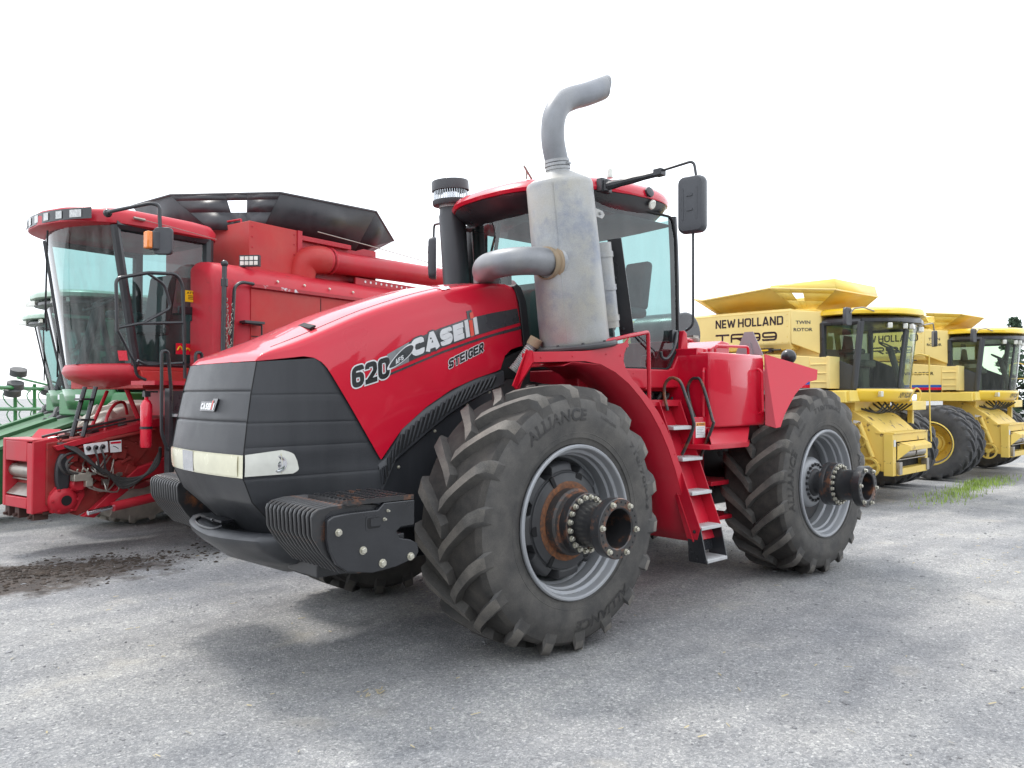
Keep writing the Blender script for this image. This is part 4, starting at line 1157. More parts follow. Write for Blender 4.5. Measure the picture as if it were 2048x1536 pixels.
for i in range(9): tr_.bx(-2.05 + i * .032, -2.034 + i * .032, 1.38, 1.56, .455, .461)
tr_.build('tread', ALU, ladder, bevel=.004)
for x, H in ((-1.73, [(1.09, 1.76), (1.055, 1.90), (1.06, 2.0), (1.11, 2.055), (1.17, 2.06), (1.235, 2.02), (1.29, 1.90), (1.36, 1.72), (1.37, 1.60), (1.25, 1.36)]),
             (-2.085, [(1.15, 1.68), (1.10, 1.80), (1.065, 1.96), (1.10, 2.045), (1.155, 2.065), (1.225, 2.02), (1.335, 1.69), (1.34, 1.61), (1.185, 1.27)])):
    h_ = MB(); h_.tube(smooth_path([(x, y, z) for y, z in H], 6), .0155, 10); h_.build('handrail', BLKR, ladder, loc=(-.10, 0, 0))
h_ = MB(); h_.tube([(-2.20, .98, 1.62), (-2.20, .98, 2.20)], .022, 12); h_.build('grab_post', ALU, ladder, loc=(-.10, 0, 0))
# ------------------------------------------------------------------ fuel tank, rear deck, rear fenders
for s in (1, -1):
    tk = MB(); TB = [(-2.13, 1.15), (-2.14, 1.27), (-2.19, 1.305), (-3.06, 1.305), (-3.09, 1.28), (-3.09, .45), (-2.13, .45)]
    def tz(x, y): return 2.315 + .02 * (x < -2.6)
    rings = []
    for z, k in ((1.60, .985), (1.63, 1.0), (2.24, 1.0), (2.29, .99), (2.315, .955)):
        rings.append([(-2.55 + (x + 2.55) * k - (.03 * (2.3 - z) if x < -2.5 else 0), s * ((y - .9) * k + .9), z) for x, y in TB])
    tk.loft(rings)
    tank = tk.build('fuel_tank', RED, TR, ang=40, bevel=.012)
    h_ = MB()
    h_.tube(round_path([(-2.97, s * 1.30, 1.72), (-2.97, s * 1.35, 1.74), (-2.95, s * 1.35, 2.15), (-2.95, s * 1.30, 2.17)], .03), .013, 8)
    h_.tube(round_path([(-2.135, s * 1.22, 1.68), (-2.10, s * 1.23, 1.70), (-2.10, s * 1.23, 2.14), (-2.135, s * 1.22, 2.16)], .03), .013, 8)
    h_.tube(round_path([(-2.35, s * 1.2, 2.31), (-2.35, s * 1.2, 2.385), (-2.95, s * 1.2, 2.40), (-2.95, s * 1.2, 2.31)], .04), .014, 8)
    h_.build('grab_handle', RED, tank)
    fpn = MB(); fpn.bx(-2.32, -2.135, s * .55, s * 1.14, 1.45, 2.36); fpn.bx(-2.28, -1.94, s * 1.215, s * 1.235, 1.44, 1.70); fpn.build('tank_end_panel', RED, TR, bevel=.015)
    sh_ = MB()
    SH = [(-1.98, .55), (-1.93, 1.30), (-1.96, 1.395), (-2.62, 1.395), (-3.04, 1.16), (-3.04, .5)]
    sh_.prism([(x, s * y) for x, y in SH], 'z', 1.40, 1.445)
    sh_.plate([(-2.00, s * 1.385, 1.445), (-2.62, s * 1.385, 1.445), (-2.98, s * 1.20, 1.62), (-2.20, s * 1.20, 1.62)], .008)
    sh_.build('tank_shelf', REDF, TR, bevel=.006)
    rp = MB()
    A = [(-3.085, 1.305, 2.325), (-3.83, 1.50, 2.175), (-3.80, 1.505, 2.07), (-3.62, 1.505, 2.045), (-3.45, 1.505, 1.98), (-3.33, 1.505, 1.91), (-3.22, 1.505, 1.81), (-3.12, 1.50, 1.70), (-3.045, 1.50, 1.585), (-3.01, 1.47, 1.575), (-3.085, 1.31, 1.60)]
    rp.plate([(x, s * y, z) for x, y, z in A], .010)
    rp.build('rear_fender', RED, TR, ang=20)
    rt = MB(); rt.prism([(-3.03, 2.30), (-3.9, 2.20), (-4.75, 2.10), (-5.1, 1.7), (-5.1, 1.55), (-3.03, 1.55)], 'y', s * .45, s * .80); rt.build('rear_side_panel', REDF, TR, bevel=.01)
rd = MB()
rd.prism([(-2.35, 2.33), (-2.42, 2.40), (-3.0, 2.38), (-4.6, 2.20), (-4.9, 1.9), (-4.9, 1.40), (-2.35, 1.40)], 'y', -.55, .55)
rd.build('rear_deck', REDF, TR, bevel=.02)
rb_ = MB(); rb_.prism([(-2.30, 2.20), (-2.36, 2.36), (-2.55, 2.445), (-2.68, 2.43), (-2.68, 2.2)], 'y', .56, 1.15); rb_.build('deck_cowl', RED, TR, bevel=.01)
hr = MB(); hr.tube(round_path([(-2.60, .62, 2.33), (-2.60, .62, 2.50), (-2.95, .52, 2.50), (-2.95, .52, 2.33)], .06), .018, 10); hr.build('deck_rail', REDF, TR)
fc = MB(); fc.disc([(0, .075), (.14, .075), (.15, .08), (.19, .08), (.20, .06)], (-3.05, .45, 2.34), (0, 0, 1), 20); fc.bx(-3.10, -3.0, .40, .50, 2.53, 2.56); fc.build('filler_cap', STEELW, TR, ang=30)
ac = MB(); ac.tube([(-3.55, -.62, 2.62), (-3.55, .05, 2.62)], .27, 28); ac.build('air_reservoir', BLK, TR, bevel=.03, seg=3)
sv = MB(); sv.plate([(-4.60, .02, 2.40), (-4.60, .42, 2.40), (-4.60, .28, 2.70), (-4.60, .16, 2.70)], .01); sv.plate([(-4.585, .15, 2.40), (-4.585, .29, 2.40), (-4.585, .25, 2.56), (-4.585, .19, 2.56)], .012)
sv.build('slow_vehicle_sign', SILVER, TR)
wk = MB(); wk.ball((-4.05, 1.05, 2.34), (.07, .09, .085), 14, 10); wk.bx(-4.07, -4.03, 1.02, 1.08, 2.16, 2.28); wk.build('rear_work_lamp', BLK, TR)
rs = MB()
for z in (1.02, .66):
    rs.prism([(-2.60, .60), (-2.66, .95), (-3.12, .95), (-3.16, .90), (-3.16, .45), (-2.60, .45)], 'z', z - .045, z)
rs.prism([(-2.36, 1.42), (-3.05, 1.42), (-3.05, .60), (-2.75, .60), (-2.45, .85)], 'y', .42, .60)
rs.build('rear_step', REDF, TR, bevel=.006)
wd = MB()
def lab(u, v, o): return (-1.985 - .165 * u + .0, 1.172 + .0 * u + o + .004, 1.51 + .14 * v) if False else (-1.965 - .15 * u, 1.236 + o, 1.505 + .145 * v)
wd.cur = 0; wd.plate([lab(0, 0, .003), lab(1, 0, .003), lab(1, 1, .003), lab(0, 1, .003)], .003)
wd.cur = 1; wd.plate([lab(.02, .76, .0055), lab(.98, .76, .0055), lab(.98, .98, .0055), lab(.02, .98, .0055)], .001)
wd.cur = 2
letters(wd, "WARNING", lambda u, v: lab(.28 + u, .80 + v, .0067), .62, .13, .01)
wd.plate([lab(.08, .80, .0067), lab(.22, .80, .0067), lab(.15, .95, .0067)], .0006)
for i in range(5): wd.plate([lab(.10, .62 - .1 * i, .0055), lab(.85 - .1 * (i % 3), .62 - .1 * i, .0055), lab(.85 - .1 * (i % 3), .635 - .1 * i, .0055), lab(.10, .635 - .1 * i, .0055)], .0006)
wd.build('warning_label', [WHITE, LABELO, BLKD], TR)

# ------------------------------------------------------------------ combine parts shared by the harvesters
def combine_cab(P, root, paint, trim, gl_front, gl_side, roofmats):
    """P: zb, zt, w, xr, xpb, xpt (front pillar x at bottom / top), bulge, door frame colour etc."""
    zb, zt, w, xr = P['zb'], P['zt'], P['w'], P['xr']
    xp = lambda z: P['xpb'] + (P['xpt'] - P['xpb']) * (z - zb) / (zt - zb)
    wz = lambda z: w * (1 + P.get('flare', .0) * (z - zb) / (zt - zb))
    def wf_(t, z): return (xp(z) + P['bulge'] * (1 - t * t), wz(z) * t, z)
    zs = [zb + (zt - zb) * i / 6 for i in range(7)]
    m = MB(); m.grid(wf_, [-1 + i / 12 for i in range(25)], zs); m.build('windshield', gl_front, root, ang=60)
    for s in (1, -1):
        side = MB(); side.grid(lambda u, z: (xr + (xp(z) - xr) * u, s * wz(z), z), [0, .5, 1], zs)
        win = side.build('side_window', gl_side, root, ang=60)
        fr = MB(); r = P['post']
        fr.tube([(xp(z), s * wz(z), z) for z in zs], r, 8)
        fr.tube([(xr, s * wz(z), z) for z in zs], r * 1.3, 8)
        fr.tube([(xr, s * w, zb), (xp(zb), s * w, zb)], r * .9, 8); fr.tube([(xr, s * wz(zt), zt), (xp(zt), s * wz(zt), zt)], r * 1.2, 8)
        fr.build('window_frame', trim, win)
    bk = MB(); bk.add([(xr, -w, zb), (xr, w, zb), (xr, w, zb + .75), (xr, -w, zb + .75)], [(0, 1, 2, 3)]); bk.build('rear_bulkhead', INTERG, root, solid=.03)
    bw = MB(); bw.add([(xr, -w, zb + .75), (xr, w, zb + .75), (xr, w, zt), (xr, -w, zt)], [(0, 1, 2, 3)]); bw.build('rear_window', gl_side, root)
    fl = MB(); fl.bx(xr, P['xpb'], -w, w, zb - .05, zb + .02); fl.build('cab_floor', INTER, root)
    # seat, column, wheel
    cx = (xr + P['xpb']) / 2 - .08
    st = MB(); st.box((cx, 0, zb + .50), (.5, .5, .14)); st.box((cx - .25, 0, zb + .90), (.14, .48, .70), Matrix.Rotation(rad(-8), 3, 'Y')); st.bx(cx - .15, cx + .15, -.18, .18, zb, zb + .45)
    st.box((cx + .02, -.40, zb + .72), (.50, .16, .10)); st.build('seat', SEATM, root, bevel=.04)
    sw = MB(); sc = V((cx + .58, 0, zb + .80)); M = Matrix.Rotation(rad(30), 3, 'Y')
    sw.tube([sc + M @ V((.2 * cos(2 * pi * i / 24), .2 * sin(2 * pi * i / 24), 0)) for i in range(24)], .016, 6, closed=True)
    sw.tube([sc + M @ V((0, -.2, 0)), sc + M @ V((0, .2, 0))], .012, 6)
    sw.tube([sc, (sc.x + .22, 0, zb)], .06, 10); sw.build('steering_wheel', INTER, root)
    return xp, wz, wf_
def roof_slab(zb_, zt_, xr, xf, w, bow, k=44, over=.0):
    """rings for a cab roof with a bowed front edge"""
    def ring(z, sx, sw_):
        pts = []
        for i in range(k):
            a = 2 * pi * i / k; c, sn = cos(a), sin(a); ex = 2 / 4.5
            X = abs(c) ** ex * (1 if c > 0 else -1); Y = abs(sn) ** ex * (1 if sn > 0 else -1)
            cx, hx = (xf + xr) / 2, (xf - xr) / 2
            pts.append((cx + X * hx * sx + (bow * (1 - Y * Y) * max(0, c) ** .5 if c > 0 else 0), Y * w * sw_, z))
        return pts
    h = zt_ - zb_
    return [ring(zb_, .96, .96), ring(zb_ + h * .08, 1, 1), ring(zb_ + h * .5, 1.0, 1.0), ring(zb_ + h * .8, .96, .94), ring(zb_ + h * .95, .86, .82), ring(zt_, .6, .55)]

# ------------------------------------------------------------------ red combine behind the tractor
RC = thing('combine_harvester', 'faded red combine harvester with black grain tank cover behind the tractor', 'combine', (.178, -5.746, 0), rad(11.53))
ct, _sp = make_tyre(.93, .72, .42, 18, .055, .045, -.90, 64, .33, False)
cw = MB(); cw.disc([(-.28, .44), (-.10, .42), (.05, .36), (.06, .22), (.12, .20), (.14, .12)], (0, 0, 0), (0, 1, 0), 40); cw.lathe([(.29, .43), (.20, .40), (.05, .37)], (0, 0, 0), (0, 1, 0), 40)
for s, m in ((1, RUBBER), (-1, MUDDY)):
    w_ = MB(); w_.v, w_.f, w_.mi = list(cw.v), list(cw.f), list(cw.mi)
    if s < 0: w_.v = [(x, -y, z) for x, y, z in w_.v]
    wo = w_.build('wheel', REDO, RC, loc=(0, s * 1.42, .90)); t_ = MB(); t_.v, t_.f, t_.mi = [(x, s * y, z) for x, y, z in ct.v], ct.f, ct.mi
    t_.build('tyre', m, wo, ang=38)
cab = dict(zb=2.27, zt=3.93, w=.86, xr=.20, xpb=1.17, xpt=1.44, bulge=.27, post=.055, flare=.0)
xp, wz, wf_ = combine_cab(cab, RC, REDO, BLK, GLASSB, GLASS, None)
rf = MB(); rf.loft(roof_slab(3.93, 4.17, -.05, 1.62, .97, .30)); crf = rf.build('cab_roof', REDO, RC, ang=40)
lp = MB(); lp.cur = 0
def rfx(t, z, o=0): return (1.62 + .30 * (1 - (t * .97) ** 2) + o - .02, .97 * t, z)
lp.grid(lambda t, z: rfx(t, z, .012), [-.86 + i * .0478 for i in range(37)], [3.965, 4.01, 4.06, 4.095])
lp.cur = 1
for t0 in (-.80, -.60, -.36, -.12, .12, .36, .58):
    wd_ = .16 if abs(t0) > .5 else .10
    lp.grid(lambda t, z: rfx(t, z, .020), [t0 + wd_ * i / 3 for i in range(4)], [3.985, 4.03, 4.075])
lp.build('roof_light_bar', [BLK, surf('frosted_lamp_glass', (.50, .51, .50), .25, coat=.6, var=.25, scale=30)], crf, ang=50)
ab = MB(); ab.disc([(0, .10), (.03, .10), (.06, .08)], (1.35, -.55, 4.15), (0, 0, 1), 20); ab.build('beacon', LENSY, crf)
# rounded apron below the windshield
ap = MB()
def apr(t, v):
    x, y, z = wf_(t, 2.27); q = 1 - v
    return (x + .05 * sin(pi * min(1, v * 1.3)) - .40 * v ** 3 * (1), y * (1.02 - .05 * v * v), 2.28 - .30 * v)
ap.grid(apr, [-1 + i / 12 for i in range(25)], [0, .12, .3, .5, .7, .85, 1]); ap.build('cab_apron', REDO, RC, ang=50, solid=.02)
dr = MB(); dr.bx(.12, 1.17, .80, .90, 2.20, 2.27); dr.prism([(.05, 2.0), (1.08, 2.0), (1.14, 2.2), (.05, 2.2)], 'y', .55, .92); dr.bx(.0, 1.1, -.9, .9, 1.98, 2.2); dr.build('cab_base', REDP, RC, bevel=.01)
dl = MB(); dl.box((.40, .915, 2.93), (.16, .05, .16)); dl.box((.55, .93, 2.98), (.22, .03, .10)); dl.build('door_latch', BLK, RC, bevel=.008)
yl = MB(); yl.cur = 0; yl.plate([(.24, .955, 3.09), (.58, .955, 3.09), (.58, .955, 3.235), (.24, .955, 3.235)], .004); yl.cur = 1
letters(yl, "ATTENTION", lambda u, v: (.56 - u, .9585, 3.19 + v), .30, .032, .02)
for i in range(3): yl.plate([(.54, .9585, 3.165 - .02 * i), (.40 + .02 * i, .9585, 3.165 - .02 * i), (.40 + .02 * i, .9585, 3.173 - .02 * i), (.54, .9585, 3.173 - .02 * i)], .0008)
yl.plate([(.37, .9585, 3.125), (.33, .9585, 3.125), (.33, .9585, 3.17), (.35, .9585, 3.18), (.37, .9585, 3.16)], .0008)
yl.build('attention_label', [LABELY, BLKD], RC)
rl = MB(); rl.cur = 0; rl.plate([(.36, .885, 2.42), (.66, .885, 2.42), (.66, .885, 2.56), (.36, .885, 2.56)], .003); rl.cur = 1
rl.tube(smooth_path([(.64, .888, 2.47), (.60, .888, 2.52), (.55, .888, 2.46), (.50, .888, 2.50), (.45, .888, 2.47), (.39, .888, 2.53)], 4), .010, 5); rl.build('window_sticker', [EXTRED, LABELY], RC)
rl = MB(); x, y, z = wf_(.80, 2.36); rl.plate([wf_(.80, 2.32), wf_(.92, 2.32), wf_(.92, 2.44), wf_(.80, 2.44)], .004); rl.v = [(a + .012, b + .006, c) for a, b, c in rl.v]; rl.build('window_sticker', EXTRED, RC)
wp = MB(); wp.tube([(1.86, .1, 3.88), (1.70, -.30, 2.9), (1.66, -.35, 2.7)], .012, 6); wp.build('wiper', BLK, RC)
an = MB(); an.tube([(1.20, .99, 4.02), (.85, 1.0, 4.0), (.2, 1.05, 3.93)], .004, 5); an.tube([(1.28, .985, 4.025), (1.14, .99, 4.02)], .018, 8); an.build('aerial', STEELW, crf)
# mirror with amber marker lamp
mi = MB(); mi.tube(round_path([(1.62, .98, 4.02), (1.60, 1.12, 4.03), (1.30, 1.40, 4.14), (1.235, 1.46, 4.12), (1.225, 1.47, 3.85)], .08), .022, 10); mi.ball((1.60, 1.0, 4.02), .05); mi.build('mirror_arm', BLK, RC)
mi = MB(); mi.prism(rrect(-.11, .11, -.16, .16, .05), 'x', -.03, .03); mi.xform(Matrix.Translation((1.20, 1.50, 3.70)) @ Matrix.Rotation(rad(35), 4, 'Z')); mir = mi.build('mirror', MIRG, RC, bevel=.012)
mi = MB(); mi.box((1.275, 1.44, 3.70), (.09, .10, .21)); mi.build('marker_housing', MIRG, mir, bevel=.01)
mi = MB(); mi.box((1.345, 1.425, 3.70), (.07, .10, .20)); mi.build('amber_marker', AMBER, mir, bevel=.015)
# body: side panels with rounded shoulder
bd = MB()
def sidepanel(s):
    rings = []
    for x, k in ((.47, .0), (.46, .3), (.40, .7), (.30, 1), (-.02, 1), (-1, 1), (-2, 1), (-3.1, 1), (-4.4, 1), (-5.6, .9)):
        yo = 1.50 - .14 * (1 - k); zt_ = 3.60 - .07 * (1 - k) - (.25 * (.47 - x) / .5 * 0)
        prof = [(yo, 1.35), (yo, 3.15), (yo - .01, 3.30), (yo - .06, 3.44), (yo - .15, 3.54), (yo - .28, 3.595), (yo - .45, 3.61), (.9, 3.60), (.9, 1.35)]
        if k < .7: prof = [(y, z - (.10 * (1 - k)) * (z > 3.2)) for y, z in prof]
        rings.append([(x, s * y, z) for y, z in prof])
    bd.loft(rings)
sidepanel(1); n0 = len(bd.v); sidepanel(-1)
bd.v = [(x - .75 if (i >= n0 and x > -1) else x, y, z) for i, (x, y, z) in enumerate(bd.v)]
bd.bx(-5.4, .10, -.8, 1.0, 1.30, 3.0); bd.bx(-5.4, -.3, -1.0, 1.0, 1.30, 3.55)
bd.build('body', REDO, RC, ang=40)
tr = MB(); tr.bx(-3.4, .02, 1.50, 1.555, 3.29, 3.335); tr.build('side_trim', surf('chipped_red_trim', (.40, .02, .03), .5, stain=(.62, .62, .64), stain_thr=.57, stain_scale=6), RC)
tr = MB(); tr.bx(-3.4, .0, 1.485, 1.512, 2.05, 3.27); tr.build('side_door', REDP, RC)
tr = MB(); tr.bx(-3.4, .0, 1.5125, 1.5145, 2.655, 2.667); tr.build('panel_seam', VOID, RC)
for x in (-1.15, -2.30): tr = MB(); tr.bx(x - .006, x + .006, 1.5125, 1.5145, 2.06, 3.26); tr.build('panel_seam', VOID, RC)
for i in range(4): tr = MB(); tr.bolt((-.45 - .45 * i, 1.47, 3.42), (0, 1, .5), .014, .01); tr.build('bolt', ZINC, RC)
bx_ = MB(); bx_.bx(-1.07, -.25, .15, 1.12, 3.50, 4.25); box = bx_.build('tank_corner_box', REDP, RC, bevel=.008)
bx_ = MB(); bx_.bx(-1.13, -1.05, .15, 1.14, 3.50, 4.25); bx_.build('box_trim', REDO, box, bevel=.004); bx_ = MB(); bx_.bx(-2.1, -1.05, .2, 1.10, 4.13, 4.20); bx_.build('tank_ledge', REDO, box, bevel=.004); bx_ = MB(); bx_.tube(round_path([(-.28, .90, 4.25), (-.28, .90, 4.30), (-.25, .40, 4.30), (-.25, .40, 4.25)], .03), .014, 6)
for i in range(5):
    for x in (-.30, -1.0): bx_.bolt((x, 1.12, 3.62 + .14 * i), (0, 1, 0), .010, .008)
bx_.build('box_handle', REDO, box)
wl = MB(); wl.cur = 0; wl.box((-.12, 1.32, 3.665), (.06, .27, .15), Matrix.Rotation(rad(30), 3, 'Z')); wl.cur = 1
Mw = Matrix.Rotation(rad(30), 3, 'Z')
for i in range(4):
    for j in range(2): wl.box(V((-.12, 1.32, 3.665)) + Mw @ V((.033, -.095 + .063 * i, -.032 + .064 * j)), (.008, .05, .05), Mw)
wl.build('work_light', [BLK, LENSC], RC)
gt = MB(); gt.bx(-2.7, -.35, -1.05, 1.02, 3.5, 4.2); gt.build('grain_tank', REDO, RC)
# flared black tank extension, a window in its corner panel
base = [(-.10, -.80, 4.18), (-.10, .45, 4.18), (-.55, 1.00, 4.18), (-2.25, 1.02, 4.15), (-2.75, .60, 4.15), (-2.75, -.60, 4.18), (-2.25, -1.0, 4.18), (-.55, -1.0, 4.18)]
rim = [(.10, -1.20, 4.70), (.13, -.15, 4.70), (-.69, 1.21, 4.70), (-2.33, 1.40, 4.72), (-3.10, 1.02, 4.44), (-3.30, -1.0, 4.50), (-2.35, -1.55, 4.72), (-.7, -1.55, 4.72)]
ex = MB()
for i in range(8):
    j = (i + 1) % 8; a, b, c, d = V(base[i]), V(base[j]), V(rim[j]), V(rim[i])
    q = lambda u, v: (a + (b - a) * u) * (1 - v) + (d + (c - d) * u) * v
    if i == 1:
        U = [0, .50, .70, 1]; Vv = [0, .48, .82, 1]
        for ui in range(3):
            for vi in range(3):
                if ui == 1 and vi == 1: continue
                ex.add([q(U[ui], Vv[vi]), q(U[ui + 1], Vv[vi]), q(U[ui + 1], Vv[vi + 1]), q(U[ui], Vv[vi + 1])], [(0, 1, 2, 3)])
    else: ex.add([a, b, c, d], [(0, 1, 2, 3)])
ext = ex.build('tank_extension', TARP, RC, solid=.018)
er = MB(); er.tube(rim, .018, 6, closed=True); er.build('extension_rim', TARP, ext)
# unloading auger folded back along the side
au = MB(); au.tube([(-1.46, 1.20, 3.87), (-6.2, 1.15, 3.98)], .165, 28); au.lathe([(0, .19), (.03, .20), (.06, .19)], (-1.46, 1.20, 3.87), (-1, 0, .02), 28); au.lathe([(.10, .19), (.12, .20), (.14, .19)], (-1.46, 1.20, 3.87), (-1, 0, .02), 28)
aug = au.build('unloading_auger', REDO, RC, ang=40)
au = MB(); au.tube(smooth_path([(-1.48, 1.20, 3.87), (-1.30, 1.19, 3.86), (-1.18, 1.12, 3.78), (-1.14, 1.08, 3.55)], 6), .20, 24); au.build('auger_elbow', REDP, aug, ang=40)
au = MB(); au.tube([(-1.25, 1.32, 4.24), (-2.2, 1.35, 4.19), (-4.5, 1.3, 4.08), (-6.0, 1.25, 4.02)], .008, 6); au.build('brake_line', STEELW, aug)
vs = MB(); vs.bx(-5.0, -2.1, 1.16, 1.20, 3.60, 3.70); vp = vs.build('perforated_strip', REDO, RC)
vs = MB()
for i in range(22): vs.disc([(0, .020), (.003, .02)], (-2.3 - .115 * i, 1.20, 3.655), (0, 1, 0), 10)
vs.build('strip_hole_daylight', WHITE, vp)  # solid white discs paint the daylight showing through the perforations
# chain pole, handrails
po = MB(); po.tube([(.44, 1.58, 3.50), (.47, 1.60, 2.3)], .030, 10); po.ball((.44, 1.58, 3.53), .045); po.lathe([(.10, .030), (.11, .042), (.20, .042), (.21, .03)], (.44, 1.58, 3.45), (0, 0, -1), 12); po.build('pole', BLK, RC)
hr = MB(); hr.tube(round_path([(.0, 1.56, 3.33), (.20, 1.585, 3.33), (.30, 1.585, 3.26), (.36, 1.60, 2.3)], .10), .022, 8); hr.build('handrail', BLK, RC)
hk = MB(); hk.tube([(.12, 1.50, 2.82), (.12, 1.60, 2.82), (-.10, 1.60, 2.80), (-.10, 1.60, 2.58)], .015, 6); hk.box((.03, 1.58, 2.83), (.30, .12, .035)); hk.build('side_step', BLK, RC, bevel=.006)
chn = MB()
def chain(a, b, sag, n_):
    for i in range(n_):
        t = (i + .5) / n_; p = V(a) * (1 - t) + V(b) * t; p.z -= sag * 4 * t * (1 - t)
        d = V((0, 0, 1)) if i % 2 else V((1, .2, 0)); 
        chn.tube([p + V((.014 * cos(2 * pi * k / 8) * (i % 2), .014 * cos(2 * pi * k / 8) * (1 - i % 2), .024 * sin(2 * pi * k / 8))) for k in range(8)], .005, 4, closed=True)
chain((.42, 1.60, 3.12), (.33, 1.60, 3.06), .42, 22); chain((.44, 1.61, 2.75), (.35, 1.61, 2.6), .2, 14)
chn.build('chain', STEELW, RC)
ra = MB()
ra.tube(round_path([(1.66, 1.35, 2.62), (1.68, 1.35, 3.22), (1.30, 1.35, 3.33), (.95, 1.35, 3.36), (.86, 1.35, 3.25), (.82, 1.35, 2.10)], .07), .021, 8)
ra.tube(round_path([(1.66, 1.35, 2.66), (1.40, 1.35, 2.73), (.86, 1.35, 2.78)], .05), .018, 8)
ra.tube(round_path([(1.30, 1.35, 3.32), (1.10, 1.35, 3.22), (1.03, 1.35, 3.02), (1.02, 1.35, 2.94), (1.35, 1.35, 2.74)], .06), .018, 8)
ra.tube(round_path([(1.42, 1.35, 2.30), (1.30, 1.35, 2.25), (.86, 1.35, 2.29)], .03), .018, 8); ra.tube(round_path([(1.66, 1.35, 2.64), (1.46, 1.35, 2.28), (1.40, 1.30, 2.12), (1.28, 1.28, 2.08)], .06), .018, 8)
ra.build('platform_rail', BLK, RC)
pf = MB(); pf.bx(.2, 1.25, .90, 1.42, 2.02, 2.07); pf.build('platform', REDO, RC)
ld = MB()
for x in (1.06, .62): ld.tube(round_path([(x, 1.45, .95), (x, 1.45, 1.95), (x + .05, 1.46, 2.42), (x + .13, 1.46, 2.42), (x + .13, 1.47, 1.45), (x + .05, 1.47, 1.25)], .07), .021, 8)
ld.bx(1.07, 1.10, 1.38, 1.48, .50, 1.98); ld.bx(.58, .61, 1.38, 1.48, .50, 1.98); ld.bx(.61, 1.07, 1.36, 1.38, .55, 1.95)
lad = ld.build('ladder', BLK, RC, bevel=.005)
for z in (.55, .92, 1.29, 1.66): t_ = MB(); t_.bx(.62, 1.06, 1.36, 1.54, z - .015, z + .015); t_.build('rung', ALU, lad)
xt = MB(); xt.disc([(0, .055), (.02, .066), (.50, .066), (.55, .045), (.57, .022), (.61, .022)], (1.235, 1.22, 1.28), (0, 0, 1), 24); ext_ = tag(xt.build('fire_extinguisher', EXTRED, None, ang=35), 'red fire extinguisher strapped beside the ladder of the red combine', 'extinguisher')
ext_.matrix_world = Matrix.Translation((.178, -5.746, 0)) @ Matrix.Rotation(rad(11.53), 4, 'Z')
xt = MB(); xt.bx(1.20, 1.27, 1.19, 1.25, 1.88, 1.93); xt.bx(1.10, 1.27, 1.20, 1.24, 1.93, 1.95); xt.build('extinguisher_valve', BLK, ext_); xt = MB(); xt.lathe([(0, .068), (0, .071), (.03, .071), (.03, .068)], (1.235, 1.22, 1.50), (0, 0, 1), 24); xt.build('extinguisher_strap', BLK, ext_)
# feeder house with its face frame, drives and hoses
fh = MB()
fh.prism([(1.98, .62), (1.98, 1.34), (1.50, 1.40), (.60, 1.60), (.2, 1.62), (.2, .95), (.75, .80), (1.62, .45)], 'y', -.55, .40)
feed = fh.build('feeder_house', REDD, RC, bevel=.012)
ff = MB()
def fr_box(y0, y1, z0, z1, x0=1.90, x1=2.12): ff.bx(x0, x1, y0, y1, z0, z1)
fr_box(-.42, -.345, .57, 1.37); fr_box(.22, .36, .52, 1.34); fr_box(-.345, .22, 1.12, 1.36); fr_box(-.345, .22, .57, .70)
ff.prism([(2.12, 1.36), (1.86, 1.40), (1.80, 1.30), (1.86, 1.30), (1.86, .55), (2.12, .52)], 'y', .352, .375)
ff.bx(1.84, 2.12, -.42, .36, 1.355, 1.385)
fface = ff.build('feeder_frame', REDO, feed, bevel=.012)
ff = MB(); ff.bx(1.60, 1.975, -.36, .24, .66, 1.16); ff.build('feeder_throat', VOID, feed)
ff = MB(); ff.tube([(2.0, -.34, 1.0), (2.0, .22, 1.0)], .085, 20); ff.prism([(1.98, .70), (2.11, .72), (1.98, .84)], 'y', -.34, .22); ff.tube([(2.03, -.34, .90), (2.03, .22, .90)], .012, 6); ff.build('feeder_roller', STEELW, feed)
ff = MB(); ff.prism([(1.82 + .085 * cos(a) * 1.0 + .10 * 0, .965 + .25 * sin(a) * 1) for a in [2 * pi * i / 24 for i in range(24)]], 'y', .40, .47); ff.build('drive_cover', PLAST, feed, bevel=.02)
gx = MB(); gx.disc([(0, .17), (.06, .165), (.09, .14), (.12, .09), (.12, .075)], (1.80, .38, .66), (0, 1, 0), 32); gx.disc([(0, .09), (.10, .09), (.13, .07)], (1.66, .40, .84), (0, 1, 0), 24)
gx.prism([(1.66, .52), (1.93, .52), (1.95, .75), (1.78, .95), (1.60, .95), (1.56, .70)], 'y', .36, .44)
for k in range(6): gx.bolt((1.80 + .14 * cos(k * pi / 3), .47, .66 + .14 * sin(k * pi / 3)), (0, 1, 0), .014, .014)
gx.build('feeder_gearbox', REDO, feed, ang=40)
gx = MB(); gx.disc([(0, .06), (.004, .06)], (1.80, .503, .66), (0, 1, 0), 20); gx.build('gearbox_bore', VOID, feed)  # flat black disc paints the shade of an open bore
vb = MB(); vb.box((1.66, .55, .93), (.20, .10, .09)); vb.box((1.58, .55, .86), (.08, .09, .10))
for i in range(3): vb.tube([(1.60 + .06 * i, .55, .96), (1.60 + .06 * i, .60, 1.03)], .012, 6)
vb.build('valve_block', ZINC, feed, bevel=.008)
pb = MB(); pb.cur = 0; pb.plate([(1.33, .53, 1.205), (1.60, .53, 1.185), (1.62, .53, 1.31), (1.34, .53, 1.335)], .02); pb.cur = 1
for i in range(3): pb.disc([(0, .030), (.02, .026), (.03, .015)], (1.40 + .085 * i, .54, 1.275 - .006 * i), (0, 1, 0), 14)
pb.build('hose_coupler_panel', [WHITE, BLKD], feed)
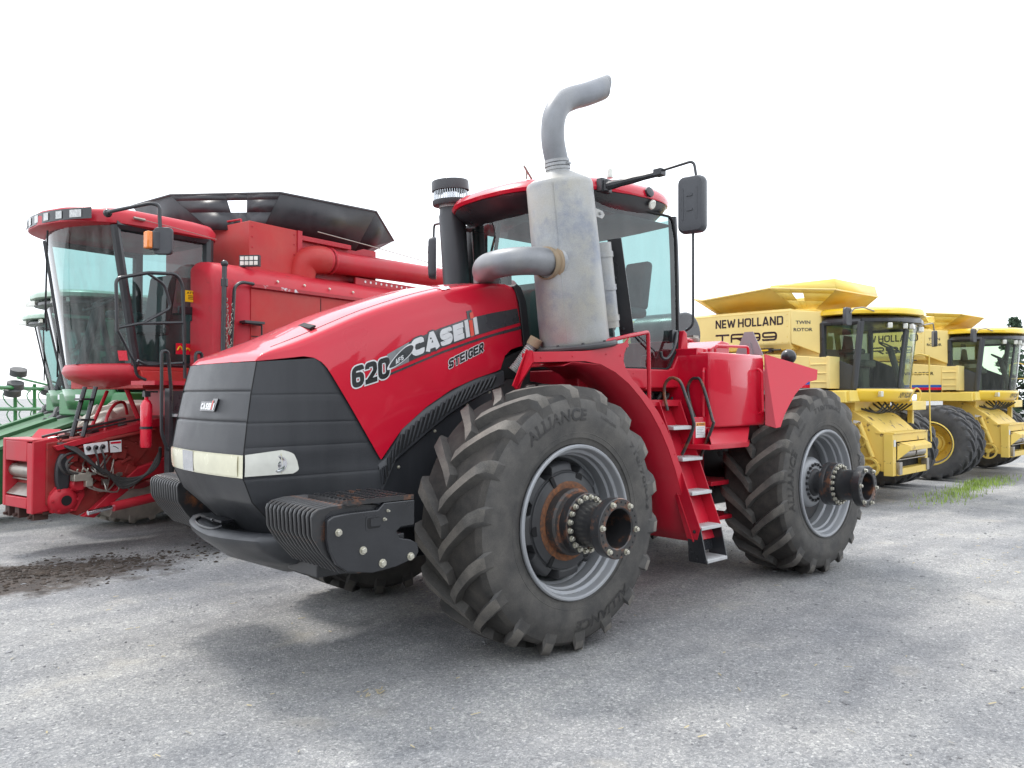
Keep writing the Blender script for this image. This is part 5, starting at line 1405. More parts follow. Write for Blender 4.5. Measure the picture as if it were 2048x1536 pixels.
wl = MB(); wl.cur = 0; wl.plate([(1.16, .53, 1.20), (1.30, .53, 1.195), (1.31, .53, 1.335), (1.165, .53, 1.345)], .004); wl.cur = 1; wl.plate([(1.17, .5335, 1.305), (1.30, .5335, 1.30), (1.30, .5335, 1.325), (1.17, .5335, 1.33)], .001); wl.cur = 2; wl.tube([(1.20, .534, 1.24), (1.24, .534, 1.265), (1.27, .534, 1.275)], .004, 5); wl.build('warning_label', [WHITE, EXTRED, BLKD], feed)
hs = MB()
for a in range(5):
    o = .03 * a
    hs.tube(smooth_path([(1.86 - o, .40, 1.33), (1.72 - o, .52, 1.24 - o * .5), (1.55 - o, .60, 1.08 - o), (1.42 - .3 * o, .62, .98), (1.20, .64, .88 - o), (.95, .70, .90), (.86, .85, 1.05 + o), (.90, .95, 1.25)], 5), .016 + .004 * (a % 2), 7)
for a in range(2):
    hs.tube(smooth_path([(1.44 + .08 * a, .57, 1.27), (1.43 + .08 * a, .64, 1.15), (1.40 + .06 * a, .62, 1.0), (1.30, .62, .92)], 5), .012, 6)
hs.tube(smooth_path([(1.74, .54, .97), (1.86, .56, 1.0), (1.90, .54, 1.12), (1.80, .50, 1.20), (1.66, .48, 1.22)], 5), .016, 6)
hs.tube(smooth_path([(1.62, .57, .97), (1.80, .60, .99), (1.84, .58, 1.10), (1.74, .52, 1.17)], 5), .014, 6)
hs.build('hydraulic_hoses', HOSE, feed)
bt_ = MB()
for y in (-.38, -.12, .26): bt_.bx(1.92, 2.08, y - .05, y + .06, .44, .56); bt_.tube([(2.0, y, .50), (2.12, y, .47)], .02, 8)
bt_.bx(1.90, 2.0, -.42, .36, .50, .56); bt_.build('latch_hooks', surf('rusty_dark_steel', (.07, .035, .028), .8, var=.3, scale=8), feed)
cl_ = MB(); rq = random.Random(5)
for i in range(16):
    x, z = 1.0 + .75 * rq.random(), .75 + .45 * rq.random(); cl_.box((x, .43 + .05 * rq.random(), z), (.04 + .12 * rq.random(), .05, .03 + .10 * rq.random()), Matrix.Rotation(rq.random() - .5, 3, 'Y'))
for i in range(26):
    x, z = .75 + 1.1 * rq.random(), .70 + .70 * rq.random(); cl_.bolt((x, .405 + .02 * rq.random(), z), (0, 1, 0), .012, .03)
cl_.prism([(1.70, 1.18), (1.05, 1.36), (.75, 1.20), (.95, .98), (1.30, .96)], 'y', .40, .415)
cl_.tube([(1.86, .36, 1.20), (1.30, .48, 1.36), (.70, .50, 1.46)], .022, 6); cl_.tube([(1.75, .42, 1.05), (1.30, .46, .84)], .035, 8); cl_.disc([(0, .15), (.05, .15), (.06, .12), (.06, .05)], (1.12, .42, .95), (0, 1, 0), 24)
cl_.build('drive_parts', REDD, feed, bevel=.004)
c2_ = MB()
for i in range(9):
    x, z = 1.0 + .8 * rq.random(), .8 + .45 * rq.random(); c2_.tube(smooth_path([(x, .44, z), (x + .12 * rq.random(), .56, z - .08), (x - .2 * rq.random(), .58, z - .16), (x - .25, .46, z + .05 * rq.random())], 4), .010, 6)
for i in range(8): c2_.box((1.15 + .5 * rq.random(), .50, .80 + .2 * rq.random()), (.05, .05, .04))
c2_.build('hose_fittings', STEELW, feed)
gs_ = MB()
for i in range(5): gs_.box((1.0 + .18 * i, .2 - .12 * (i % 2), 1.50 - .03 * i), (.10, .16, .05 + .04 * (i % 2)), Matrix.Rotation(.25, 3, 'Y'))
gs_.tube(smooth_path([(1.9, .1, 1.40), (1.7, .28, 1.47), (1.4, .30, 1.52), (1.0, .32, 1.60)], 5), .016, 6); gs_.tube(smooth_path([(1.88, .2, 1.38), (1.6, .34, 1.44), (1.2, .38, 1.53), (.8, .40, 1.60)], 5), .013, 6)
gs_.build('top_fittings', BLKR, feed)
pl = MB(); pl.plate([(1.55, .12, 1.42), (1.05, .22, 1.46), (1.05, .22, 1.56), (1.55, .12, 1.50)], .02); pl.plate([(1.90, -.2, 1.36), (1.80, .15, 1.37), (1.70, .15, 1.48), (1.80, -.2, 1.48)], .02)
pl.prism([(1.92, 1.30), (1.20, 1.47), (.62, 1.60), (.62, 1.50), (1.20, 1.40), (1.88, 1.25)], 'y', .28, .46); pl.tube(smooth_path([(1.25, .30, 1.42), (1.20, .25, 1.62), (1.05, .15, 1.78), (.85, .0, 1.80), (.75, -.1, 1.65)], 5), .02, 8)
pl.tube([(1.35, .1, 1.42), (1.02, -.1, 1.95)], .022, 8); pl.tube([(.98, .3, 1.98), (.80, .3, 1.55)], .03, 8)
pl.build('feeder_top_plate', REDO, feed)
ar = MB(); ar.prism([(1.62, .45), (1.50, .52), (.95, .98), (.50, 1.1), (.50, .9), (.90, .82), (1.48, .42)], 'y', .42, .52); ar.build('lift_arm', REDO, feed, bevel=.01)
cy = MB(); cy.tube([(1.60, .60, .50), (1.26, .60, .545)], .028, 12); cy.build('cylinder_rod', CHROME, RC)
cy = MB(); cy.tube([(1.30, .60, .54), (.45, .60, .64)], .06, 16); cy.build('lift_cylinder', REDO, RC, ang=40)
sp = MB(); sp.tube([(1.50, .30, 2.0), (1.66, .32, 1.40)], .028, 8); sp.tube([(1.42, .40, 2.0), (1.58, .42, 1.40)], .028, 8)
for z in (1.85, 1.6): sp.bx(1.46, 1.62, .28, .46, z - .012, z + .012)
sp.build('support_strut', BLK, RC)
ax_ = MB(); ax_.bx(-.25, .25, -1.3, 1.3, .75, 1.1); ax_.bx(-4.6, .3, -.75, .75, .7, 1.35); ax_.build('axle', REDD, RC)
rw = MB(); rw.disc([(-.2, .3), (-.18, .58), (.18, .58), (.2, .3)], (0, 0, 0), (0, 1, 0), 32)
for s in (1, -1): rw2 = MB(); rw2.v, rw2.f, rw2.mi = list(rw.v), list(rw.f), list(rw.mi); rw2.build('rear_wheel', RUBBER, RC, loc=(-4.1, s * 1.25, .58))

# ------------------------------------------------------------------ yellow twin-rotor combine
YT = make_tyre(.86, .52, .46, 21, .050, .046, -.83, 64, .34, False)[0]
def drop(root, stem):
    for c in list(root.children):
        if c.name.startswith(stem): bpy.data.objects.remove(c)
def build_yellow():
    Y = thing('combine_harvester', 'yellow combine harvester, nearer of the two yellow ones, right behind the tractor rear wheel', 'combine', (-11.05, -1.9, 0), rad(93), 'yellow combine harvesters parked side by side')
    # wheels (duals)
    cw = MB(); cw.lathe([(.26, .50), (.27, .475), (.20, .455), (.08, .42), (-.12, .40), (-.14, .26), (-.04, .23), (-.02, .16), (-.02, .001)], (0, 0, 0), (0, 1, 0), 40)
    cw.lathe([(-.26, .49), (-.14, .40)], (0, 0, 0), (0, 1, 0), 40)
    hb = MB(); hb.disc([(-.14, .20), (.05, .19), (.09, .15)], (0, 0, 0), (0, 1, 0), 28)
    for k in range(8): hb.bolt((.30 * cos(k * pi / 4), -.13, .30 * sin(k * pi / 4)), (0, 1, 0), .022, .02)
    first = None
    for y in (-2.42, -1.78, 1.78, 2.42):
        s = 1 if y > 0 else -1
        if first is None:
            wo = cw.build('wheel', YEL, Y, loc=(.42, y, .83)); YT.build('tyre', RUBOLD, wo, ang=38); hb.build('hub', YELW, wo); first = wo
        else:
            wo = first.copy(); SC.collection.objects.link(wo); wo.location = (.42, y, .83)
            for c in first.children:
                d = c.copy(); SC.collection.objects.link(d); d.parent = wo
        wo.scale = (1, s, 1)
    rw = MB(); rw.disc([(-.18, .3), (-.16, .56), (.16, .56), (.18, .3)], (0, 0, 0), (0, 1, 0), 32)
    for s in (1, -1):
        r2 = MB(); r2.v, r2.f, r2.mi = list(rw.v), list(rw.f), list(rw.mi); r2.build('rear_wheel', RUBOLD, Y, loc=(-3.6, s * 1.25, .56))
    ax_ = MB(); ax_.bx(.2, .64, -1.5, 1.5, .68, .98); ax_.bx(-4.0, .3, -.8, .8, .75, 1.3); ax_.build('axle', YELW, Y)
    cab = dict(zb=2.02, zt=3.24, w=1.14, xr=.42, xpb=.98, xpt=1.12, bulge=.52, post=.045, flare=.02)
    xp, wz, wf_ = combine_cab(cab, Y, YEL, BLK, GLASSY, GLASSY, None)
    dp = MB()   # dark lower door panel with slanting window sill on each side
    for s in (1, -1):
        dp.prism([(.40, 2.02), (1.0, 2.02), (1.02, 2.42), (.46, 2.66), (.40, 2.66)], 'y', s * 1.13, s * 1.165)
        dp.tube([(xp(z), s * (wz(z) + .01), z) for z in (2.02, 2.6, 3.24)], .06, 8)
        dp.bx(.36, .47, s * 1.10, s * 1.19, 2.02, 3.26)
    dp.tube([wf_(-.28, z) for z in (2.02, 2.4, 2.8, 3.24)], .028, 8)
    dp.tube([wf_(-.95 + i * .1, 2.03) for i in range(20)], .022, 6)
    dp.build('door_panel', INTER, Y, bevel=.01)
    rf = MB(); rf.cur = 0
    rf.loft(roof_slab(3.23, 3.37, .28, 1.16, 1.22, .60))
    rf.cur = 1
    rf.loft(roof_slab(3.375, 3.52, .25, 1.19, 1.25, .61))
    roof = rf.build('cab_roof', [BLK, YELB], Y, ang=40)
    for t in (-.62, -.34, -.18, .45, .6):
        lm = MB(); c = V((1.19 + .60 * (1 - t * t) - .10, 1.2 * t, 3.17)); lm.box(c, (.08, .14, .10), Matrix.Rotation(-t * .9, 3, 'Z')); lm.build('roof_lamp', LENSC, roof, bevel=.015)
    bp = MB()
    bp.grid(lambda t, v: (wf_(t, 2.02)[0] + .06 - .10 * v * v, wf_(t, 2.02)[1] * 1.03, 2.03 - .23 * v), [-1 + i / 14 for i in range(29)], [0, .25, .5, .75, 1])
    bmp = bp.build('cab_bumper', YELB, Y, ang=50, solid=.02)
    lm = MB(); p = wf_(-.72, 1.93); lm.box((p[0] + .095, p[1] * 1.02, 1.935), (.05, .22, .10), Matrix.Rotation(.75, 3, 'Z')); lm.build('bumper_lamp', LENSC, bmp, bevel=.01)
    nm = MB()
    def onb(u, v):
        t = -.31 + u; q = (2.03 - (1.865 + v)) / .23
        return (wf_(t, 2.02)[0] + .0735 - .10 * q * q, wf_(t, 2.02)[1] * 1.03, 1.865 + v)
    letters(nm, "NEW HOLLAND", onb, .40, .10, .02, .25); nm.build('bumper_lettering', BLKD, bmp, ang=60)
    # platform, floor structure
    pf = MB(); pf.bx(.05, 1.05, -1.50, 1.50, 1.80, 2.0); pf.bx(-.2, 1.0, -1.6, -1.05, 1.78, 1.98); pf.bx(.9, 1.30, .95, 1.75, 1.62, 1.80); pf.bx(1.0, 1.10, 1.55, 1.65, .95, 1.75); pf.bx(.2, .9, -.9, .9, 1.3, 1.8)
    pf.build('cab_platform', YEL, Y, bevel=.01)
    fr = MB()
    for z in (2.14, 2.30, 2.46): fr.bx(.37, .70, -1.60, -1.575, z, z + .02)
    fr.bx(.355, .70, -1.58, -1.15, 2.04, 2.60); fr.bx(.67, .725, -1.61, -1.15, 2.03, 2.61); frp = fr.build('louvred_panel', YELF, Y, bevel=.006)
    # side body
    bd = MB()
    bd.prism([(-4.8, 1.85), (.35, 1.98), (.35, 2.62), (-1.0, 2.74), (-4.8, 2.70)], 'y', -1.56, 1.56)
    bd.build('lower_body', YELF, Y, bevel=.015)
    for s in (1, -1):
        st = MB()
        for k, (z0, z1) in enumerate(((2.105, 2.165), (2.045, 2.103), (1.985, 2.043))):
            st.cur = k; st.plate([(-2.6, s * 1.5625, z0), (.345, s * 1.5625, z0), (.345, s * 1.5625, z1), (-2.6, s * 1.5625, z1)], .002)
        st.build('side_stripe', [BLUED, EXTRED, BLKD], Y)
        tw = MB(); letters(tw, "TWIN ROTOR", lambda u, v: ((-.62 + u) if s < 0 else (.18 - u), s * 1.5635, 2.40 + v), .80, .075, .03); tw.build('side_lettering', BLKD, Y, ang=60)
    tk = MB()
    prof = [(-1.52, 2.88), (-1.52, 3.50), (-1.48, 3.53), (1.48, 3.53), (1.52, 3.50), (1.52, 2.88), (1.42, 2.77), (-1.42, 2.77)]
    tk.loft([[(x, y, z) for y, z in prof] for x in (-3.9, -.04)])
    tk.loft([[(-.04, -1.515, 2.88), (-.04, -1.515, 3.50), (-.04, 1.515, 3.5), (-.04, 1.515, 2.88)], [(.40, -1.175, 2.66), (.40, -1.175, 3.47), (.40, 1.175, 3.47), (.40, 1.175, 2.66)]])
    tk.bx(-.3, .40, -1.15, 1.15, 2.0, 3.0); tk.bx(-3.9, -.1, -1.2, 1.2, 2.6, 2.82)
    tank = tk.build('grain_tank', YELF, Y, ang=30, bevel=.02)
    for s in (1, -1):
        rv = MB()
        for i in range(30): rv.bolt((-3.7 + .125 * i, s * 1.52, 2.905), (0, s, 0), .007, .007)
        for z in (3.0, 3.2, 3.42): rv.bolt((-.10, s * 1.52, z), (0, s, 0), .008, .008)
        rv.build('rivet_row', YELW, tank)
        sm_ = MB(); sm_.bx(-3.9, -.05, s * 1.521, s * 1.5225, 3.470, 3.477); sm_.build('tank_seam', YELW, tank)
    lt = MB()
    for s in (1, -1):
        f = lambda x0, z0: (lambda u, v, e=0.: ((x0 + u) if s < 0 else (-1.98 - x0 - u), s * (1.5235 + e), z0 + v))
        NW = {'W': 1.08, 'I': .3, 'N': .74, 'O': .82, 'L': .54, 'E': .58, 'D': .76, 'H': .74}
        stroke_text(lt, "NEW HOLLAND", f(-1.60, 3.235), .168, .031, gap=.10, widths=NW, space=.22)
        stroke_text(lt, "TR99", f(-1.60, 2.945), .170, .036, w=1.78, gap=.17)
    lt.build('maker_lettering', BLKD, tank, ang=60)
    tw = MB()
    def chf(t0, z0): return lambda u, v: (-.04 + .774 * (t0 + u) - .0025 * 1, -1.515 + .598 * (t0 + u) - .004, z0 + v)
    letters(tw, "TWIN", chf(.10, 3.235), .27, .065, .03); letters(tw, "ROTOR", chf(.06, 3.10), .35, .065, .03)
    tw.build('twin_rotor_lettering', BLKD, tank, ang=60)
    # flared extension
    base = [(.20, -.95, 3.55), (.20, .95, 3.55), (-.05, 1.2, 3.55), (-1.6, 1.2, 3.55), (-1.85, .9, 3.55), (-1.85, -.9, 3.55), (-1.6, -1.2, 3.55), (-.05, -1.2, 3.55)]
    rim = [(.86, -.55, 3.88), (.86, .55, 3.88), (.30, 1.60, 4.02), (-1.9, 1.60, 4.02), (-2.55, .9, 3.98), (-2.35, -.95, 3.92), (-1.75, -1.62, 3.84), (-.48, -1.62, 3.93)]
    rim = [(1.20, -.95, 3.80), (.66, .95, 3.95), (.10, 1.55, 4.05), (-1.9, 1.60, 4.1), (-2.6, .9, 4.05), (-2.45, -.95, 3.95), (-1.82, -1.60, 3.82), (-.40, -1.62, 3.93)]
    rim[0] = (.70, -1.25, 3.84); rim[1] = (.63, 1.0, 3.91)
    ex = MB()
    for i in range(8):
        j = (i + 1) % 8; a, b, c, d_ = V(base[i]), V(base[j]), V(rim[j]), V(rim[i])
        q = lambda u, v: (a + (b - a) * u) * (1 - v) + (d_ + (c - d_) * u) * v
        if i == 7 or i == 1:
            U = [0, .50, .68, 1] if i == 7 else [0, .3, .6, 1]; Vv = [0, .42, .80, 1]
            if i == 7: U = [0, .30, .50, 1]
            for ui in range(3):
                for vi in range(3):
                    if ui == 1 and vi == 1: continue
                    ex.add([q(U[ui], Vv[vi]), q(U[ui + 1], Vv[vi]), q(U[ui + 1], Vv[vi + 1]), q(U[ui], Vv[vi + 1])], [(0, 1, 2, 3)])
        else: ex.add([a, b, c, d_], [(0, 1, 2, 3)])
        ext = ex.build('tank_extension', YEL, Y, solid=.015)
    er = MB(); er.tube(rim, .016, 6, closed=True); er.build('extension_rim', YELF, ext)
    bnd = MB(); a, b = V(rim[0]), V(rim[1]); h = V((-.06, 0, .21)); bnd.add([a, b, b + h, a + h + V((0, .10, .0))], [(0, 1, 2, 3)])
    a2, b2 = V(rim[7]), V(rim[0]); bnd.add([a2, b2, b2 + h + V((0, .1, 0)), a2 + V((0, .05, .05))], [(0, 1, 2, 3)])
    bnd.build('front_extension_panel', YEL, Y, solid=.015)
    mk = MB(); mk.tube(round_path([(1.30, -1.05, 3.42), (1.25, -1.40, 3.46), (1.12, -1.52, 3.44), (1.08, -1.54, 3.36)], .05), .014, 8); mk.build('mirror_arm', STEELW, Y); mk = MB()
    mk.tube(round_path([(1.45, 1.15, 3.30), (1.50, 1.55, 3.36), (1.50, 1.62, 3.20)], .05), .014, 8); mk.build('mirror_arm', STEELW, Y)
    for c, tl in (((1.04, -1.58, 3.30), rad(-5)), ((1.50, 1.64, 3.05), rad(30))):
        m_ = MB(); m_.prism(rrect(-.11, .11, -.16, .16, .05), 'x', -.035, .03); m_.xform(Matrix.Translation(c) @ Matrix.Rotation(tl, 4, 'Z')); m_.build('mirror', MIRG, Y, bevel=.012)
    rd = MB(); rd.bx(-.62, -.38, -1.60, -1.50, 2.72, 2.80); rd.tube([(-.38, -1.57, 2.765), (-.20, -1.57, 2.765)], .014, 8); yb = rd.build('marker_bracket', BLK, Y)
    rd = MB(); rd.bx(-.61, -.44, -1.605, -1.60, 2.745, 2.775); rd.build('reflector', LABELY, yb)
    # ladder and rails on the left side
    rl = MB()
    for x in (1.05, 1.40): rl.tube([(x, 1.66, 1.2), (x, 1.62, 2.72)], .014, 8)
    rl.tube(round_path([(1.05, 1.62, 2.70), (1.22, 1.62, 2.76), (1.40, 1.62, 2.70)], .06), .014, 8); rl.tube([(1.05, 1.63, 2.35), (1.40, 1.63, 2.35)], .012, 6); rl.tube([(1.40, 1.68, 1.3), (1.42, 1.66, .98)], .014, 6)
    rl.tube(smooth_path([(1.08, 1.64, 1.95), (1.14, 1.68, 2.06), (1.22, 1.68, 1.98), (1.20, 1.66, 1.8)], 5), .016, 6); rl.build('ladder_rail', YEL, Y)
    # feeder house
    fh = MB(); fh.prism([(1.46, .54), (1.44, 1.20), (1.10, 1.50), (.75, 1.72), (.2, 1.9), (.2, 1.1), (.80, .88), (1.22, .58)], 'y', -.98, .80); feed = fh.build('feeder_house', YELW, Y, bevel=.012)
    ff = MB()
    ff.bx(1.44, 1.60, -1.02, -.86, .48, 1.22); ff.bx(1.44, 1.60, .68, .84, .48, 1.22); ff.bx(1.44, 1.60, -.86, .68, 1.08, 1.22); ff.bx(1.44, 1.64, -.86, .68, .48, .60)
    ff.plate([(1.60, -.70, 1.06), (1.60, .66, 1.06), (1.74, .60, 1.00), (1.74, -.58, 1.00)], .015); ff.plate([(1.74, .60, 1.0), (1.74, -.58, 1.0), (1.74, -.58, .92), (1.74, .60, .92)], .015); ff.plate([(1.60, -.80, 1.06), (1.74, -.58, 1.0), (1.74, -.58, .92), (1.60, -.82, .75)], .012)
    ff.bx(1.30, 1.62, -1.0, .82, 1.22, 1.25)
    ff.build('feeder_frame', YELW, feed, bevel=.008)
    ff = MB(); ff.bx(1.30, 1.475, -.86, .68, .60, 1.08); ff.build('feeder_throat', VOID, feed)
    ff = MB(); ff.tube([(1.56, -.60, .86), (1.56, .04, .86)], .085, 16); ff.tube([(1.56, .10, .86), (1.56, .62, .86)], .085, 16); ff.tube([(1.62, -.80, .76), (1.62, .66, .76)], .012, 6); ff.bx(1.56, 1.66, -.86, -.72, .50, .72); ff.bx(1.56, 1.66, .60, .74, .50, .72); ff.build('feeder_roller', STEELW, feed, bevel=.004)
    pu = MB(); pu.lathe([(0, .15), (.0, .185), (.07, .185), (.07, .15), (0, .15)], (1.20, -1.10, .62), (0, 1, 0), 32); pu.disc([(.0, .05), (.08, .05)], (1.20, -1.11, .62), (0, 1, 0), 16)
    for k in range(3): a = k * 2 * pi / 3 + .4; pu.box((1.20 + .09 * cos(a), -1.07, .62 + .09 * sin(a)), (.16, .03, .05), Matrix.Rotation(-a, 3, 'Y'))
    pu.build('pulley', YELW, feed)
    cy = MB(); cy.tube([(1.02, -1.04, 1.42), (1.26, -1.04, .80)], .045, 12); cy.tube(smooth_path([(.96, -1.05, 1.40), (1.02, -1.10, 1.25), (1.16, -1.08, 1.10), (1.05, -1.08, .95)], 5), .012, 6); cy.build('feeder_cylinder', YELW, feed)
    lb = MB(); lb.plate([(.90, -.986, 1.46), (1.02, -.986, 1.44), (1.02, -.986, 1.38), (.90, -.986, 1.40)], .003); lb.build('label', WHITE, feed)
    lb = MB(); lb.plate([(1.605, -.99, 1.0), (1.605, -.89, 1.0), (1.605, -.89, 1.12), (1.605, -.99, 1.12)], .003); lb.build('label', SILD, feed)
    hs = MB()
    for i in range(7): hs.tube(smooth_path([(.70 + .05 * i, -.7 + .22 * i, 1.80), (.9 + .04 * i, -.6 + .2 * i, 1.66 - .03 * (i % 3)), (1.15, -.5 + .2 * i, 1.60), (1.2 + .03 * i, -.3 + .16 * i, 1.75)], 5), .018, 6)
    hs.build('hydraulic_hoses', HOSE, Y)
    return Y
Y1 = build_yellow()
Y2 = copy_tree(Y1)
drop(Y2, 'front_extension_panel')
Y2.location = (-17.5, -1.9, 0)
Y2['label'] = 'farther yellow combine harvester at the right edge, with blue and red side stripe'
# ------------------------------------------------------------------ green combines at the left
def build_green():
    G = thing('combine_harvester', 'green combine harvester whose roof and cab show left of the red cab', 'combine', (-.05, -9.17, 0), rad(11.5), 'green combine harvesters')
    cab = dict(zb=2.0, zt=3.36, w=.85, xr=-.35, xpb=.55, xpt=.86, bulge=.26, post=.05)
    xp, wz, wf_ = combine_cab(cab, G, GRN, BLK, GLASS, GLASS, None)
    rf = MB(); rf.cur = 0; rf.loft(roof_slab(3.34, 3.44, -.5, 1.05, .92, .28)); rf.cur = 1; rf.loft(roof_slab(3.445, 3.58, -.52, 1.10, .95, .30))
    roof = rf.build('cab_roof', [BLK, GRNP], G, ang=40)
    for t in (-.7, -.4, .4, .7): lm = MB(); lm.box((1.10 + .28 * (1 - t * t) - .02, .9 * t, 3.39), (.05, .17, .07), Matrix.Rotation(-t * .6, 3, 'Z')); lm.build('roof_lamp', LENSC, roof)
    be = MB(); be.disc([(0, .11), (.05, .11), (.09, .09)], (.7, -.2, 3.57), (0, 0, 1), 18); be.build('beacon', AMBER, roof)
    ap = MB(); ap.grid(lambda t, v: (wf_(t, 2.0)[0] + .03 - .10 * v, wf_(t, 2.0)[1] * 1.02, 2.0 - .34 * v), [-1 + i / 12 for i in range(25)], [0, .5, 1]); ap.build('cab_apron', GRN, G, ang=50, solid=.03)
    tp = MB(); tp.box((1.0, .55, 1.86), (.05, .14, .10)); tp.build('label', WHITE, G)
    wp = MB(); wp.tube([(1.10, .0, 3.3), (.92, -.35, 2.6), (.90, -.40, 2.2)], .015, 6); wp.build('wiper', BLK, G)
    bd = MB(); bd.bx(-5.5, -.35, -1.5, 1.5, 1.3, 3.3); bd.bx(-.5, .6, -1.0, 1.3, 1.55, 1.95); bd.prism([(-.35, 3.3), (-.6, 3.7), (-3.2, 3.7), (-3.4, 3.3)], 'y', -1.3, 1.3); bd.build('body', GRN, G, bevel=.03)
    fh = MB(); fh.prism([(.0, 1.0), (.2, 1.62), (.9, 1.48), (2.6, .92), (2.75, .86), (2.75, .30), (2.2, .25), (.6, .7)], 'y', -.52, .52); fd = fh.build('feeder_house', surf('dark_green_paint', (.012, .10, .03), .55, var=.2, spec=.25, dust=(.10, .15, .09), dust_amt=.35), G, bevel=.02)
    fp = MB(); fp.prism([(.9, 1.48), (2.6, .93), (2.62, .97), (.92, 1.53)], 'y', .38, .54); fp.prism([(.9, 1.48), (2.6, .93), (2.62, .97), (.92, 1.53)], 'y', -.54, -.38); fp.build('feeder_cover', surf('faded_green_cover', (.055, .17, .075), .6, var=.2, spec=.2, dust=(.17, .24, .16), dust_amt=.4, stain=(.03, .07, .03), stain_thr=.58, stain_soft=.2, stain_scale=3), fd)
    lb = MB(); lb.plate([(1.55, .528, .95), (1.85, .528, .85), (1.85, .528, 1.0), (1.55, .528, 1.10)], .004); lb.build('label', WHITE, fd)
    w1 = MB(); w1.disc([(-.28, .44), (-.1, .42), (.1, .30), (.12, .18)], (0, 0, 0), (0, 1, 0), 32)
    for s in (1, -1):
        w2 = MB(); w2.v, w2.f, w2.mi = [(x, s * y, z) for x, y, z in w1.v], w1.f, w1.mi
        wo = w2.build('wheel', YELB, G, loc=(-.2, s * 1.45, .9)); t2 = MB(); t2.v, t2.f, t2.mi = ct.v, ct.f, ct.mi; t2.build('tyre', RUBOLD, wo)
    r2 = MB(); r2.tube([(-4.2, -1.2, .55), (-4.2, 1.2, .55)], .1, 10); r2.disc([(-.2, .3), (-.18, .56), (.18, .56), (.2, .3)], (-4.2, -1.25, .56), (0, 1, 0), 24); r2.disc([(-.2, .3), (-.18, .56), (.18, .56), (.2, .3)], (-4.2, 1.25, .56), (0, 1, 0), 24); r2.build('rear_axle', RUBOLD, G)
    return G
G1 = build_green()
G2 = copy_tree(G1); G2.location = (-.76, -13.31, 0)
G2['label'] = 'farthest green combine harvester at the left, with an amber beacon on its roof'
# ------------------------------------------------------------------ implements far left
def at(px, py, d):
    pass
cu = thing('cultivator', 'folded green cultivator with small wheels and spring tines at the far left edge', 'cultivator', (-.75, -19.2, 0), rad(40))
c_ = MB()
for z in (.9, 1.5, 2.05): c_.tube([(-1.6, 0, z), (1.6, .3, z + .05)], .05, 8)
for x in (-1.4, -.7, 0, .7, 1.4): c_.tube([(x, .1, .25), (x + .1, .15, 2.2)], .045, 8)
c_.tube([(-1.2, .2, 2.05), (.9, .3, 2.35)], .03, 6); c_.tube([(-1.2, .2, 1.5), (-1.2, .2, 2.15), (-.4, .2, 2.3)], .03, 6)
c_.build('frame', GRN, cu)
tn = MB()
for i in range(22):
    x = -1.55 + i * .145; z = (.95, 1.5, 2.0)[i % 3]
    tn.tube(smooth_path([(x, .0, z), (x + .05, -.25, z + .06), (x + .1, -.38, z - .10), (x + .05, -.32, z - .30), (x, -.20, z - .42)], 4), .016, 5)
tn.build('tine', GRN, cu)
for i, (x, z) in enumerate(((.75, 2.5), (.85, 2.15), (.95, 1.98), (-.4, 2.02))):
    w_ = MB(); w_.disc([(-.09, .10), (-.08, .20), (.08, .20), (.09, .10)], (x, .2, z), (.25, .3, 1), 18); w_.build('gauge_wheel', RUBOLD, cu)
pl = thing('planter', 'red planter frame with yellow seed hoppers behind the feeder houses at the left', 'planter', (3.0, -19.0, 0), rad(25))
pl.location = (-1.75, -17.6, 0); pl.rotation_euler.z = rad(45)
p_ = MB()
p_.tube([(-2.2, 0, 1.05), (2.2, 0, .95)], .07, 8); p_.tube([(-2.2, .5, .70), (2.2, .5, .62)], .06, 8); p_.tube(round_path([(-1.5, .2, 1.0), (-1.5, .2, 1.85), (.9, .2, 1.85), (.9, .2, 1.0)], .15), .025, 6)
for i in range(7): p_.tube([(-2.0 + i * .65, 0, 1.05), (-1.85 + i * .65, .5, .3)], .05, 6); p_.tube([(-2.0 + i * .65, .3, .55), (-1.6 + i * .65, .9, .12)], .04, 6)
p_.build('frame', EXTRED, pl)
for x in (-1.3, -.3, .7):
    h_ = MB(); h_.loft([[(x + u * .18, v * .16, .95) for u, v in ((-1, -1), (1, -1), (1, 1), (-1, 1))], [(x + u * .32, v * .28, 1.35) for u, v in ((-1, -1), (1, -1), (1, 1), (-1, 1))], [(x + u * .30, v * .26, 1.5) for u, v in ((-1, -1), (1, -1), (1, 1), (-1, 1))]]); h_.build('hopper', LABELY, pl, bevel=.03)
rr = thing('roller', 'red roller frame with grey pipe lying at the left edge beside the cultivator', 'roller', (1.6, -12.2, 0), rad(30))
p_ = MB(); p_.box((0, 0, .55), (1.6, .10, .18)); p_.box((.2, .5, .75), (1.4, .08, .12), Matrix.Rotation(rad(15), 3, 'Y')); p_.tube([(-.7, 0, .1), (-.6, 0, 1.0)], .05, 8); p_.tube([(.7, 0, .1), (.7, .4, .9)], .05, 8); p_.build('frame', REDO, rr)
p_ = MB(); p_.tube([(-.9, .2, 1.15), (.7, .5, .62)], .09, 14); p_.tube([(-.8, .45, 1.05), (.8, .7, .55)], .07, 14); p_.build('pipe', BLK, rr)

